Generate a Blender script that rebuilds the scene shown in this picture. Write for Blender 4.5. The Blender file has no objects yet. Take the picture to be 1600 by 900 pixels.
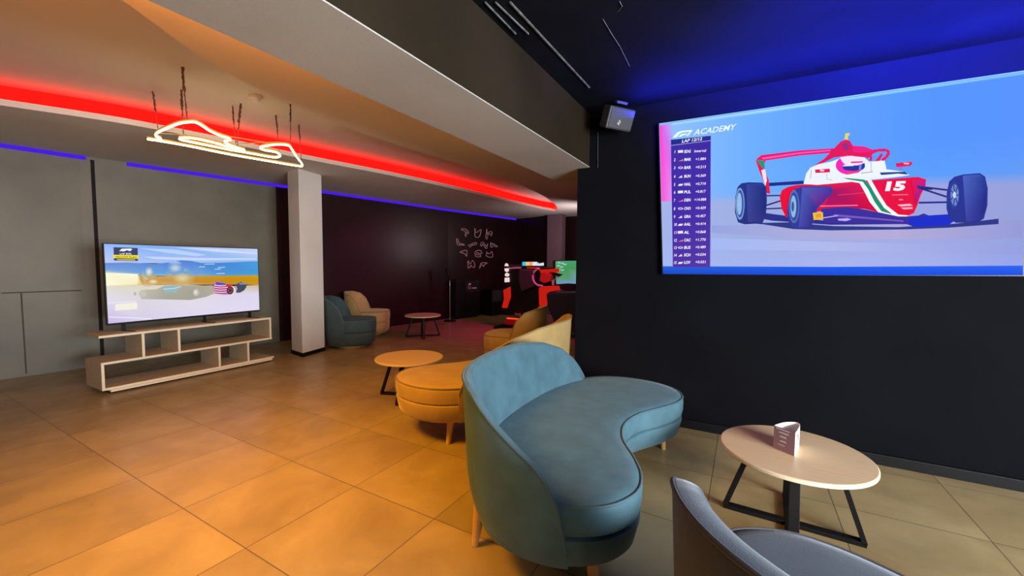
import bpy, bmesh, math, random
from mathutils import Vector, Matrix
random.seed(4)
C = bpy.context.scene.collection
SC = bpy.context.scene
R = math.radians

# ------------------------------------------------------------------ camera
CAM = Vector((0, 0, 1.305))
FPX = 640.09
_p, _y, _r = R(3.424), R(29.668), R(0.423)
FWD = Vector((-math.sin(_y)*math.cos(_p), math.cos(_y)*math.cos(_p), -math.sin(_p)))
_rt = Vector((math.cos(_y), math.sin(_y), 0))
_up = _rt.cross(FWD)
RGT = math.cos(_r)*_rt + math.sin(_r)*_up
UPV = -math.sin(_r)*_rt + math.cos(_r)*_up
cd = bpy.data.cameras.new('camera')
cam = bpy.data.objects.new('camera', cd)
C.objects.link(cam)
M3 = Matrix((RGT, UPV, -FWD)).transposed()
cam.matrix_world = Matrix.Translation(CAM) @ M3.to_4x4()
cd.sensor_width = 36
cd.lens = FPX/1600*36
cd.clip_start = 0.02
SC.camera = cam

# ------------------------------------------------------------------ view, world, lights
SC.view_settings.view_transform = 'Standard'
SC.view_settings.look = 'None'
SC.view_settings.gamma = 1
SC.view_settings.use_curve_mapping = False
SC.view_settings.exposure = 0.0
W = bpy.data.worlds.new('world')
SC.world = W
W.use_nodes = True
W.node_tree.nodes['Background'].inputs[0].default_value = (0.9, 0.8, 0.75, 1)
W.node_tree.nodes['Background'].inputs[1].default_value = 0.015


def area(name, loc, aim, size, power, col, spread=180):
    d = bpy.data.lights.new(name, 'AREA')
    d.shape = 'RECTANGLE'
    d.size, d.size_y = size
    d.energy = power
    d.color = col
    d.spread = R(spread)
    o = bpy.data.objects.new(name, d)
    C.objects.link(o)
    o.location = loc
    o.rotation_euler = (Vector(aim)-Vector(loc)).to_track_quat('-Z', 'Y').to_euler()
    return o


area('window_daylight', (3.15, 0.5, 1.25), (-3, 1.9, 0.85), (2.8, 1.1), 690, (0.86, 0.94, 1.0))
area('rear_floor_fill', (2.9, -1.4, 2.2), (1.0, 2.2, 0.0), (1.6, 1.0), 100, (1.0, 0.82, 0.62))  # added unseen fill, brightens the right-hand floor from above
area('warm_downlight', (-2.3, 0.45, 2.46), (-2.25, 1.35, 0), (1.0, 0.6), 53, (1.0, 0.42, 0.006), 104)
area('warm_lamp', (-2.05, 3.4, 2.50), (-2.6, 3.4, 0), (0.4, 1.2), 32, (1.0, 0.50, 0.02))
area('warm_ceiling_fill', (-1.95, 1.2, 2.36), (-3.4, 1.6, 2.74), (5.0, 0.10), 42, (1.0, 0.30, 0.045))  # added uplight hidden behind the beam, tints the ceilings orange
area('magenta_spot', (-2.45, 6.4, 2.45), (-4.7, 7.0, 0.0), (0.5, 0.5), 24, (0.8, 0.02, 0.35), 100)
area('corner_lamp', (-3.0, 8.3, 1.8), (-4.4, 9.0, 2.55), (0.6, 0.6), 16, (1.0, 0.80, 0.82))
area('blue_uplight', (0.45, 3.34, 2.455), (0.45, 3.1, 3.2), (2.5, 0.05), 42, (0.01, 0.02, 1.0))
area('blue_wash', (0.8, 0.7, 2.05), (0.8, 3.2, 2.72), (0.4, 0.3), 560, (0.01, 0.02, 1.0), 60)  # added out of view, spreads blue over ceiling and wall top


# ------------------------------------------------------------------ pixel to place
def ray(x, y):
    return FWD*FPX + RGT*(x-800) - UPV*(y-450)


def at_z(x, y, z):
    d = ray(x, y)
    return CAM + d*((z-CAM.z)/d.z)


def at_x(x, y, X):
    d = ray(x, y)
    return CAM + d*(X/d.x)


def at_y(x, y, Y):
    d = ray(x, y)
    return CAM + d*(Y/d.y)


def at_plane(x, y, p0, n):
    d = ray(x, y)
    return CAM + d*((p0-CAM).dot(n)/d.dot(n))


# ------------------------------------------------------------------ materials
def lin(c):
    return tuple((v/12.92 if v <= .04045 else ((v+.055)/1.055)**2.4) for v in c)


def rgb(r, g, b):
    return lin((r/255, g/255, b/255))


def mat(name, col, rough=.5, metal=0, noise=0, nscale=8, bump=0, bscale=60, sheen=0, spec=.5, stretch=None):
    m = bpy.data.materials.new(name)
    m.use_nodes = True
    nt = m.node_tree
    b = nt.nodes['Principled BSDF']
    b.inputs['Base Color'].default_value = (*col, 1)
    b.inputs['Roughness'].default_value = rough
    b.inputs['Metallic'].default_value = metal
    b.inputs['Specular IOR Level'].default_value = spec
    if sheen:
        b.inputs['Sheen Weight'].default_value = sheen
        b.inputs['Sheen Roughness'].default_value = .4
        b.inputs['Sheen Tint'].default_value = (*[min(1, c*2+.3) for c in col], 1)
    tc = nt.nodes.new('ShaderNodeTexCoord')
    mp = nt.nodes.new('ShaderNodeMapping')
    nt.links.new(tc.outputs['Object'], mp.inputs[0])
    if stretch:
        mp.inputs['Scale'].default_value = stretch
    if noise:
        n = nt.nodes.new('ShaderNodeTexNoise')
        n.inputs['Scale'].default_value = nscale
        n.inputs['Detail'].default_value = 6
        nt.links.new(mp.outputs[0], n.inputs['Vector'])
        r = nt.nodes.new('ShaderNodeValToRGB')
        r.color_ramp.elements[0].position = .3
        r.color_ramp.elements[1].position = .7
        r.color_ramp.elements[0].color = (*[c*(1-noise) for c in col], 1)
        r.color_ramp.elements[1].color = (*[min(1, c*(1+noise)) for c in col], 1)
        nt.links.new(n.outputs[0], r.inputs[0])
        nt.links.new(r.outputs[0], b.inputs['Base Color'])
    if bump:
        n2 = nt.nodes.new('ShaderNodeTexNoise')
        n2.inputs['Scale'].default_value = bscale
        n2.inputs['Detail'].default_value = 4
        nt.links.new(mp.outputs[0], n2.inputs['Vector'])
        bp = nt.nodes.new('ShaderNodeBump')
        bp.inputs['Strength'].default_value = bump
        bp.inputs['Distance'].default_value = .01
        nt.links.new(n2.outputs[0], bp.inputs['Height'])
        nt.links.new(bp.outputs[0], b.inputs['Normal'])
    return m


def glow(name, col, s=1.0):
    m = bpy.data.materials.new(name)
    m.use_nodes = True
    nt = m.node_tree
    b = nt.nodes['Principled BSDF']
    b.inputs['Base Color'].default_value = (0.002, 0.002, 0.002, 1)
    b.inputs['Specular IOR Level'].default_value = 0
    b.inputs['Emission Color'].default_value = (*col, 1)
    b.inputs['Emission Strength'].default_value = s
    return m


def picture_mat(name, s=1.0):
    m = bpy.data.materials.new(name)
    m.use_nodes = True
    nt = m.node_tree
    b = nt.nodes['Principled BSDF']
    b.inputs['Base Color'].default_value = (0.002, 0.002, 0.002, 1)
    b.inputs['Specular IOR Level'].default_value = 0
    b.inputs['Roughness'].default_value = .6
    a = nt.nodes.new('ShaderNodeVertexColor')
    a.layer_name = 'Col'
    nt.links.new(a.outputs[0], b.inputs['Emission Color'])
    b.inputs['Emission Strength'].default_value = s
    return m


def floor_mat():
    m = mat('floor_tile', (.3, .27, .21), .32)
    nt = m.node_tree
    b = nt.nodes['Principled BSDF']
    L = nt.links.new
    tc = nt.nodes.new('ShaderNodeTexCoord')
    sp = nt.nodes.new('ShaderNodeSeparateXYZ')
    L(tc.outputs['Object'], sp.inputs[0])

    def mth(op, a, bb=None, c=None):
        n = nt.nodes.new('ShaderNodeMath')
        n.operation = op
        for i, v in enumerate((a, bb, c)):
            if v is None:
                continue
            if isinstance(v, (int, float)):
                n.inputs[i].default_value = v
            else:
                L(v, n.inputs[i])
        return n.outputs[0]
    gx = mth('DIVIDE', mth('ADD', sp.outputs[0], 20-.464), .6)
    gy = mth('DIVIDE', mth('ADD', sp.outputs[1], 20-.361-.2), .6)
    # 20 is not a multiple of .6: shift both so the joints fall on the measured lines
    gx = mth('ADD', gx, -20/.6 + 40)
    gy = mth('ADD', gy, (-20+.2)/.6 + 40)
    dx = mth('ABSOLUTE', mth('SUBTRACT', mth('FRACT', mth('ADD', gx, .5)), .5))
    dy = mth('ABSOLUTE', mth('SUBTRACT', mth('FRACT', mth('ADD', gy, .5)), .5))
    d = mth('MINIMUM', dx, dy)
    j = mth('LESS_THAN', d, .0042)
    cx = mth('FLOOR', gx)
    cy = mth('FLOOR', gy)
    cmb = nt.nodes.new('ShaderNodeCombineXYZ')
    L(cx, cmb.inputs[0])
    L(cy, cmb.inputs[1])
    wn = nt.nodes.new('ShaderNodeTexWhiteNoise')
    wn.noise_dimensions = '2D'
    L(cmb.outputs[0], wn.inputs['Vector'])
    off = nt.nodes.new('ShaderNodeVectorMath')
    off.operation = 'MULTIPLY_ADD'
    L(wn.outputs['Color'], off.inputs[0])
    off.inputs[1].default_value = (9, 9, 9)
    L(tc.outputs['Object'], off.inputs[2])
    n = nt.nodes.new('ShaderNodeTexNoise')
    n.inputs['Scale'].default_value = 2.6
    n.inputs['Detail'].default_value = 8
    n.inputs['Roughness'].default_value = .6
    n.inputs['Distortion'].default_value = .5
    L(off.outputs[0], n.inputs['Vector'])
    r = nt.nodes.new('ShaderNodeValToRGB')
    r.color_ramp.elements[0].position = .3
    r.color_ramp.elements[1].position = .72
    r.color_ramp.elements[0].color = (.25, .175, .078, 1)
    r.color_ramp.elements[1].color = (.37, .27, .13, 1)
    L(n.outputs[0], r.inputs[0])
    br = nt.nodes.new('ShaderNodeHueSaturation')
    L(r.outputs[0], br.inputs['Color'])
    L(mth('MULTIPLY_ADD', wn.outputs['Value'], .22, .9), br.inputs['Value'])
    mx = nt.nodes.new('ShaderNodeMix')
    mx.data_type = 'RGBA'
    L(mth('MULTIPLY', j, .75), mx.inputs[0])
    L(br.outputs[0], mx.inputs[6])
    mx.inputs[7].default_value = (.05, .035, .02, 1)
    L(mx.outputs[2], b.inputs['Base Color'])
    n3 = nt.nodes.new('ShaderNodeTexNoise')
    n3.inputs['Scale'].default_value = 5
    n3.inputs['Detail'].default_value = 5
    L(off.outputs[0], n3.inputs['Vector'])
    L(mth('MULTIPLY_ADD', n3.outputs[0], .3, .2), b.inputs['Roughness'])
    bp = nt.nodes.new('ShaderNodeBump')
    bp.inputs['Strength'].default_value = .25
    bp.inputs['Distance'].default_value = .004
    L(mth('SUBTRACT', mth('MULTIPLY', n.outputs[0], .3), j), bp.inputs['Height'])
    L(bp.outputs[0], b.inputs['Normal'])
    return m


M = {}
M['floor'] = floor_mat()
M['white'] = mat('white_plaster', (.62, .60, .57), .75, noise=.06, nscale=1.5, bump=.08, bscale=120)
M['soffit'] = mat('soffit_paint', (.62, .59, .54), .7, noise=.05, nscale=1.2, bump=.05, bscale=90)
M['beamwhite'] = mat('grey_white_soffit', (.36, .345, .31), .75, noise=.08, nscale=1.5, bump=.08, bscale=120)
M['concrete'] = mat('olive_concrete', (.135, .124, .088), .5, noise=.22, nscale=1.6, bump=.12, bscale=14)
M['maroon'] = mat('dark_maroon_paint', (.018, .0045, .006), .34, noise=.2, nscale=1.2, bump=.05, bscale=90)
M['blackwall'] = mat('black_wall_paint', (.0042, .0042, .0058), .8, noise=.15, nscale=2, bump=.08, bscale=130, spec=.04)
M['blackceil'] = mat('black_ceiling_paint', (.0055, .0055, .0075), .75, noise=.35, nscale=1.7, bump=.25, bscale=9, spec=.08)
M['beam'] = mat('brown_black_paint', (.020, .014, .008), .8, noise=.2, nscale=1.5, bump=.08, bscale=60, spec=.06)
M['black'] = mat('black_metal', (.006, .0055, .0055), .5, spec=.2)
M['blackp'] = mat('black_plastic', (.006, .006, .007), .4, spec=.3)
M['dkgrey'] = mat('dark_grey_plastic', (.035, .035, .037), .5)
M['groove'] = mat('joint_shadow_gap', (.008, .008, .008), .9)
M['seam'] = mat('panel_joint', (.06, .058, .045), .9)
M['skirt'] = mat('black_skirting', (.006, .0055, .006), .5, spec=.15)
M['trimline'] = mat('scuffed_edge', (.12, .115, .11), .6, noise=.6, nscale=20)
M['blue'] = mat('teal_velvet', (.060, .124, .155), .62, noise=.16, nscale=9, bump=.12, bscale=240, sheen=.22, spec=.2)
M['tealgrey'] = mat('teal_grey_boucle', (.045, .072, .078), .7, noise=.12, nscale=9, bump=.15, bscale=200, sheen=.15, spec=.2)
M['bluepipe'] = mat('teal_piping', (.055, .11, .14), .6, sheen=.3, spec=.3)
M['tan'] = mat('mustard_velvet', (.40, .265, .10), .62, noise=.1, nscale=7, bump=.1, bscale=240, sheen=.4, spec=.25)
M['tanpipe'] = mat('mustard_piping', (.26, .18, .08), .6, spec=.3)
M['grey'] = mat('slate_velvet', (.050, .062, .080), .6, noise=.14, nscale=9, bump=.12, bscale=240, sheen=.5, spec=.3)
M['greypipe'] = mat('slate_piping', (.07, .07, .075), .5, spec=.4)
M['oak'] = mat('oak_leg', (.55, .33, .13), .35, noise=.2, nscale=6, stretch=(14, 14, 1.5))
M['top'] = mat('pale_laminate', (.60, .41, .23), .38, noise=.05, nscale=5, stretch=(1, 12, 1))
M['edge'] = mat('cream_edge_band', (.62, .52, .36), .5)
M['wood'] = mat('washed_oak_board', (.50, .40, .27), .5, noise=.14, nscale=4, stretch=(12, 1, 12))
M['woodedge'] = mat('pale_board_edge', (.74, .64, .47), .5)
M['paper'] = mat('white_paper', (.82, .80, .78), .6)
M['mauve'] = mat('mauve_print', (.27, .15, .19), .5)
M['print'] = mat('pale_print', (.75, .66, .66), .6)
M['ink'] = mat('black_ink', (.03, .03, .04), .6)
M['red'] = mat('red_panel', (.55, .03, .02), .35)
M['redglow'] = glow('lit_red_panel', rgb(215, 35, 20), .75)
M['navy'] = mat('navy_leather', (.008, .012, .035), .35)
M['chrome'] = mat('chrome_pole', (.6, .6, .62), .25, metal=1)
M['whitep'] = mat('white_plastic', (.7, .68, .66), .4)
M['neon'] = glow('neon_warm_white', (1.0, .80, .42), 9)
M['neonback'] = mat('neon_backing', (.45, .30, .10), .4)
M['redled'] = glow('red_led', (1.0, .0025, .0015), 4.5)
M['blueled'] = glow('blue_led', (.065, .012, .72), 1.0)
M['edgeled'] = glow('cyan_edge_light', rgb(150, 215, 255), 1.0)
M['chalk'] = mat('white_wall_paint', (.75, .62, .68), .6)
M['picture'] = picture_mat('screen_picture', 1.0)
M['cord'] = mat('brown_cord', (.10, .035, .015), .8, noise=.5, nscale=40, bump=.6, bscale=60)


# ------------------------------------------------------------------ object helpers
def obj(name, bm, m, parent=None, smooth=False, bevel=0, seg=2):
    me = bpy.data.meshes.new(name)
    bmesh.ops.recalc_face_normals(bm, faces=bm.faces[:])
    bm.to_mesh(me)
    bm.free()
    for k in (m if isinstance(m, (list, tuple)) else [m]):
        me.materials.append(M[k] if isinstance(k, str) else k)
    o = bpy.data.objects.new(name, me)
    C.objects.link(o)
    if smooth:
        for p in me.polygons:
            p.use_smooth = True
        try:
            me.set_sharp_from_angle(angle=R(40))
        except Exception:
            pass
    if bevel:
        b = o.modifiers.new('bevel', 'BEVEL')
        b.width = bevel
        b.segments = seg
        b.limit_method = 'ANGLE'
        b.angle_limit = R(40)
    if parent is not None:
        o.parent = parent
    return o


def tag(o, label=None, cat=None, group=None, kind=None):
    if label:
        o['label'] = label
    if cat:
        o['category'] = cat
    if group:
        o['group'] = group
    if kind:
        o['kind'] = kind
    return o


def thing(name, label, cat, loc=(0, 0, 0), rz=0, group=None):
    o = bpy.data.objects.new(name, None)
    o.empty_display_size = .1
    C.objects.link(o)
    o.location = loc
    o.rotation_euler = (0, 0, rz)
    return tag(o, label, cat, group)


def copy_tree(o, parent=None):
    c = o.copy()
    C.objects.link(c)
    if parent is not None:
        c.parent = parent
    for ch in [x for x in C.objects if x.parent == o]:
        copy_tree(ch, c)
    return c


def box(bm, a, b, mtx=None):
    a = Vector(a)
    b = Vector(b)
    vs = [bm.verts.new((x, y, z)) for z in (a.z, b.z) for y in (a.y, b.y) for x in (a.x, b.x)]
    for f in ((0, 1, 3, 2), (4, 5, 7, 6), (0, 1, 5, 4), (2, 3, 7, 6), (0, 2, 6, 4), (1, 3, 7, 5)):
        bm.faces.new([vs[i] for i in f])
    if mtx:
        bmesh.ops.transform(bm, matrix=mtx, verts=vs)
    return vs


def bx(a, b):
    bm = bmesh.new()
    box(bm, a, b)
    return bm


def prism(pts, vec, bm=None):
    """polygon (3D points) extruded by vec"""
    bm = bm or bmesh.new()
    vec = Vector(vec)
    lo = [bm.verts.new(p) for p in pts]
    hi = [bm.verts.new(Vector(p)+vec) for p in pts]
    n = len(lo)
    bm.faces.new(lo)
    bm.faces.new(hi)
    for i in range(n):
        bm.faces.new((lo[i], lo[(i+1) % n], hi[(i+1) % n], hi[i]))
    return bm


def cyl(bm, p, q, r0, r1=None, n=20):
    r1 = r0 if r1 is None else r1
    p, q = Vector(p), Vector(q)
    d = (q-p).normalized()
    u = d.orthogonal().normalized()
    v = d.cross(u)
    a, b = [], []
    for i in range(n):
        t = 2*math.pi*i/n
        e = u*math.cos(t)+v*math.sin(t)
        a.append(bm.verts.new(p+e*r0))
        b.append(bm.verts.new(q+e*r1))
    for i in range(n):
        bm.faces.new((a[i], a[(i+1) % n], b[(i+1) % n], b[i]))
    bm.faces.new(a)
    bm.faces.new(b)
    return bm


def tube(pts, r, closed=False, n=8, bm=None):
    bm = bm or bmesh.new()
    pts = [Vector(p) for p in pts]
    N = len(pts)
    rings = []
    for i, p in enumerate(pts):
        a = pts[i-1] if (i > 0 or closed) else p
        b = pts[(i+1) % N] if (i < N-1 or closed) else p
        d = (b-a).normalized()
        ref = Vector((0, 0, 1)) if abs(d.z) < .9 else Vector((1, 0, 0))
        u = d.cross(ref).normalized()
        v = d.cross(u)
        rr = r[i] if isinstance(r, (list, tuple)) else r
        rings.append([bm.verts.new(p+(u*math.cos(2*math.pi*k/n)+v*math.sin(2*math.pi*k/n))*rr) for k in range(n)])
    for i in range(N if closed else N-1):
        a, b = rings[i], rings[(i+1) % N]
        for k in range(n):
            bm.faces.new((a[k], a[(k+1) % n], b[(k+1) % n], b[k]))
    if not closed:
        bm.faces.new(rings[0])
        bm.faces.new(rings[-1])
    return bm


def struct(name, bm, m, **k):
    return tag(obj(name, bm, m, **k), kind='structure')


def bar(bm, p, q, w, h, side):
    """rectangular bar from p to q; side = direction of width w"""
    p, q = Vector(p), Vector(q)
    d = (q-p).normalized()
    s = Vector(side).normalized()
    t = d.cross(s).normalized()
    vs = []
    for c in (p, q):
        for a, b in ((-1, -1), (1, -1), (1, 1), (-1, 1)):
            vs.append(bm.verts.new(c+s*a*w/2+t*b*h/2))
    for f in ((0, 1, 2, 3), (4, 5, 6, 7), (0, 1, 5, 4), (1, 2, 6, 5), (2, 3, 7, 6), (3, 0, 4, 7)):
        bm.faces.new([vs[i] for i in f])


def crv(P, n, closed=True):
    P = [Vector(p) for p in P]
    N = len(P)
    out = []
    rng = range(N) if closed else range(N-1)
    for i in rng:
        if closed:
            a, b, c, d = P[i-1], P[i], P[(i+1) % N], P[(i+2) % N]
        else:
            a, b, c, d = P[max(0, i-1)], P[i], P[i+1], P[min(N-1, i+2)]
        for k in range(n):
            t = k/n
            out.append(.5*((2*b)+(c-a)*t+(2*a-5*b+4*c-d)*t*t+(3*b-a-3*c+d)*t**3))
    if not closed:
        out.append(P[-1])
    return out


def interp(tab, x):
    if x <= tab[0][0]:
        return tab[0][1]
    for (a, b), (c, d) in zip(tab, tab[1:]):
        if x <= c:
            return b+(d-b)*(x-a)/(c-a)
    return tab[-1][1]


def text_bm(s, mtx, size=1.0, shear=0, align='LEFT', bold=0.0):
    cu = bpy.data.curves.new('t', 'FONT')
    cu.body = s
    cu.size = size
    cu.shear = shear
    cu.align_x = align
    cu.offset = bold
    cu.resolution_u = 2
    o = bpy.data.objects.new('t', cu)
    C.objects.link(o)
    dg = bpy.context.evaluated_depsgraph_get()
    me = bpy.data.meshes.new_from_object(o.evaluated_get(dg))
    bpy.data.objects.remove(o)
    bpy.data.curves.remove(cu)
    me.transform(mtx)
    return me


# ------------------------------------------------------------------ the room
WALLPTS = [(-7.54, -2.6), (-7.00, 1.05), (-6.93, 1.75), (-6.60, 3.90), (-6.45, 4.75), (-6.24, 6.2), (-6.05, 7.6), (-5.58, 10.1)]


def wall_x(y):
    return interp([(b, a) for a, b in WALLPTS], y)


struct('floor', bx((-8.2, -2.8, -.12), (3.5, 10.6, 0)), 'floor')


def wall_seg(y0, y1, z0, z1, th=.18):
    ys = [y0]+[y for _, y in WALLPTS if y0 < y < y1]+[y1]
    pts = [Vector((wall_x(y), y, z0)) for y in ys]+[Vector((wall_x(y)-th, y, z0)) for y in reversed(ys)]
    return prism(pts, (0, 0, z1-z0))


struct('wall_left', wall_seg(-2.6, 3.90, 0, 2.95), 'concrete')
struct('wall_left_rear', wall_seg(3.90, 10.1, 0, 2.95), 'maroon')
# far wall and a pale pillar before a dark opening
struct('wall_far', prism([(-5.75, 10.12, 0), (-4.42, 9.78, 0), (-4.38, 9.95, 0), (-5.75, 10.3, 0)], (0, 0, 2.95)), 'maroon')
struct('wall_far_right', bx((-4.4, 10.2, 0), (-1.2, 10.35, 2.95)), 'maroon')
struct('trim_8', bx((-4.42, 9.55, 0), (-4.02, 9.78, 2.55)), mat('mauve_pillar_paint', (.16, .10, .13), .6))
struct('wall_right', bx((-1.33, 3.5, 0), (3.4, 3.68, 2.95)), 'blackwall')
struct('baseboard_right', bx((-1.33, 3.475, 0), (3.3, 3.5, .07)), 'skirt', bevel=.004)
struct('wall_window_side', bx((3.3, -2.7, 0), (3.45, 3.5, 2.8)), 'blackwall')
struct('wall_back', bx((-7.7, -2.8, 0), (3.4, -2.65, 2.95)), 'blackwall')

# ceilings
LC = [(-2.6, -6.6), (-1, -6.0), (0, -5.62), (.5, -5.42), (.89, -5.27), (1.3, -5.07), (1.66, -4.93), (2.3, -4.80), (3.09, -4.69), (4.19, -4.48), (5.43, -4.32), (7.3, -4.20), (8.5, -4.08), (9.0, -3.98)]
RC = [(-2.6, -1.8), (-.8, -2.0), (0, -2.30), (.45, -2.47), (.84, -2.64), (1.2, -2.88), (1.5, -3.03), (2.0, -3.17), (2.7, -3.25), (3.4, -3.24), (4.2, -3.16), (5.5, -3.14), (7, -3.30), (8.3, -3.62), (9.0, -3.94)]
ys = [-2.6+i*(9.0+2.6)/90 for i in range(91)]


def smoothed(tab):
    s = crv([(y, x, 0) for y, x in tab], 8, closed=False)
    return [(p.x, p.y) for p in s]


LCs, RCs = smoothed(LC), smoothed(RC)
ZL, ZH = 2.55, 2.74


def strip_slab(fa, fb, z0, z1, yy):
    bm = bmesh.new()
    q = []
    for y in yy:
        q.append([bm.verts.new((fa(y), y, z0)), bm.verts.new((fb(y), y, z0)), bm.verts.new((fb(y), y, z1)), bm.verts.new((fa(y), y, z1))])
    for a, b in zip(q, q[1:]):
        for k in range(4):
            bm.faces.new((a[k], a[(k+1) % 4], b[(k+1) % 4], b[k]))
    bm.faces.new(q[0])
    bm.faces.new(q[-1])
    return bm


struct('ceiling_wall_side', strip_slab(lambda y: wall_x(y)-.05, lambda y: interp(LCs, y), ZL, ZL+.05, ys), 'soffit')
struct('ceiling_beam_side', strip_slab(lambda y: interp(RCs, y), lambda y: -1.60, ZL, ZH+.02, ys), 'soffit')
struct('ceiling_far', prism([(-6.0, 9.0, ZL), (-1.2, 9.0, ZL), (-1.2, 10.4, ZL), (-6.0, 10.4, ZL)], (0, 0, .2)), 'soffit')
struct('ceiling', bx((-7.6, -2.7, ZH), (-1.2, 10.4, ZH+.1)), 'soffit')
# red light cove: a diffuser band standing on the lip of the curved opening
struct('trim_1', strip_slab(lambda y: interp(LCs, y)-.03, lambda y: interp(LCs, y)+.004, ZL-.002, ZL+.048, ys), 'soffit')
tag(obj('red_light_cove', strip_slab(lambda y: interp(LCs, y)-.03, lambda y: interp(LCs, y)-.004, ZL+.0485, ZH-.03, ys), 'redled'),
    'glowing red light band curving along the raised ceiling edge', 'light strip')

# beam between the two halves of the room
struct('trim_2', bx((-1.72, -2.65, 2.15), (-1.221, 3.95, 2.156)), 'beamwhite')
struct('trim_3', bx((-1.72, -2.65, 2.1565), (-1.22, 3.49, 2.9)), 'beam')
struct('trim_9', bx((-1.72, 3.49, 2.18), (-1.335, 3.95, 2.9)), 'white')
struct('trim_10', bx((-1.72, 3.95, 2.15), (-1.335, 9.0, ZH)), 'white') if False else None
struct('ceiling_right', bx((-1.22, -2.65, 2.60), (3.4, 3.5, 2.72)), 'blackceil')
for k, (a, b) in enumerate((((797, 2), (921, 136)), ((758, 2), (806, 52)), ((774, 2), (826, 52)))):
    p, q = at_z(*a, 2.60), at_z(*b, 2.60)
    bm = bmesh.new()
    bar(bm, p+Vector((0, 0, -.004)), q+Vector((0, 0, -.004)), .008 if k == 0 else .005, .008, (1, 0, 0))
    struct('trim_%d' % (4+k), bm, 'trimline')
for k, l_ in enumerate(([(942, 30), (955, 52), (968, 72), (984, 104)], [(968, 2), (972, 10), (966, 18)])):
    struct('trim_%d' % (15+k), tube([at_z(x, y, 2.598) for x, y in l_], .0022, False, 5), 'trimline')
# column
COLP = [(-5.243, 3.411), (-5.35, 3.83), (-5.69, 3.90), (-5.585, 3.47)]
struct('column', prism([(x, y, .0) for x, y in COLP], (0, 0, 2.56)), 'white', bevel=.006)
cx = sum(p[0] for p in COLP)/4
cy = sum(p[1] for p in COLP)/4
struct('baseboard_column', prism([(cx+(x-cx)*1.04, cy+(y-cy)*1.04, 0) for x, y in COLP], (0, 0, .055)), 'skirt')


# wall joints (left concrete wall)
def wall_pt(px, py, off=0.0, seg=1):
    a, b = Vector((*WALLPTS[seg], 0)), Vector((*WALLPTS[seg+1], 0))
    d = (b-a).normalized()
    n = Vector((d.y, -d.x, 0))
    return at_plane(px, py, a+n*off, n), n, d


def on_wall(px, py, off=0.0):
    for s in range(len(WALLPTS)-1):
        p, n, d = wall_pt(px, py, off, s)
        if WALLPTS[s][1]-.001 <= p.y <= WALLPTS[s+1][1]+.001:
            return p, n, d
    return p, n, d


def wall_line(name, a, b, w, m):
    p, n, d = on_wall(*a)
    q, _, _ = on_wall(*b)
    if abs(p.z-q.z) > .5:
        q = Vector((p.x, p.y, 0.0 if w > .02 else q.z))
    else:
        q.z = p.z
    bm = bmesh.new()
    side = d if abs(p.z-q.z) > .5 else Vector((0, 0, 1))
    bar(bm, p, q, w, .008, side)
    return struct(name, bm, m)


wall_line('trim_11', (144, 250), (161, 552), .035, 'groove')
wall_line('trim_12', (33, 458), (40, 584), .012, 'seam')
wall_line('trim_13', (2, 458), (128, 455), .012, 'seam')
wall_line('trim_14', (213, 330), (215, 386), .006, 'seam')
# blue led runs at the top of the left wall
for k, (y0, y1, lab) in enumerate(((-1.0, 1.80, 'blue light line along the wall top, left of the black groove'),
                                   (2.16, 3.88, 'blue light line along the wall top, above the big television'),
                                   (3.89, 10.0, 'long blue light line above the dark rear wall'))):
    o = obj('blue_light_strip', strip_slab(lambda y: wall_x(y)+.002, lambda y: wall_x(y)+.022, ZL-.045, ZL-.004, [y0+(y1-y0)*i/20 for i in range(21)]), 'blueled')
    tag(o, lab, 'light strip', 'blue lights under the ceiling')

# smoke detector
p = at_z(399, 150, ZH)
t = thing('smoke_detector', 'small round white smoke detector on the orange lit ceiling', 'smoke detector', p)
bm = bmesh.new()
cyl(bm, (0, 0, 0), (0, 0, -.025), .055, .052, 28)
obj('base', bm, 'whitep', t, True)
bm = bmesh.new()
cyl(bm, (0, 0, -.025), (0, 0, -.05), .042, .028, 28)
obj('sensor_cap', bm, 'whitep', t, True)

# ------------------------------------------------------------------ neon track sign
ZN = 2.345
NP = [(95, 603), (150, 612), (195, 603), (158, 580), (172, 556), (250, 520), (330, 490), (390, 480), (450, 480), (505, 507), (560, 545), (640, 580), (712, 606),
      (668, 622), (700, 645), (760, 668), (815, 686), (700, 662), (600, 634), (480, 606), (390, 594), (340, 598), (350, 611), (480, 638), (600, 662), (720, 686), (860, 710),
      (980, 732), (1050, 740), (1080, 726), (1050, 702), (960, 685), (932, 668), (990, 652), (1070, 645), (1140, 652), (1165, 680), (1205, 740), (1245, 800), (1190, 800),
      (1000, 768), (700, 716), (400, 655), (200, 620)]
npts = [at_z(210+x/4.738, 90+y/4.738, ZN) for x, y in NP]
cen = sum(npts, Vector())/len(npts)
t = thing('neon_sign', 'glowing white neon race track outline hanging flat under the ceiling', 'neon sign', cen)
loc = [p-cen for p in npts]
sm = crv(loc, 5)
obj('neon_tube', tube(sm, .0072, True, 8), 'neon', t, True)
obj('backing_frame', tube([p+Vector((0, 0, .0175)) for p in sm], .0075, True, 6), 'neonback', t, True)
for a, b in ((3, 20), (12, 33), (16, 41), (24, 34)):
    bm = bmesh.new()
    cyl(bm, loc[a]+Vector((0, 0, .024)), loc[b]+Vector((0, 0, .024)), .004, n=8)
    obj('brace', bm, 'neonback', t)
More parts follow.
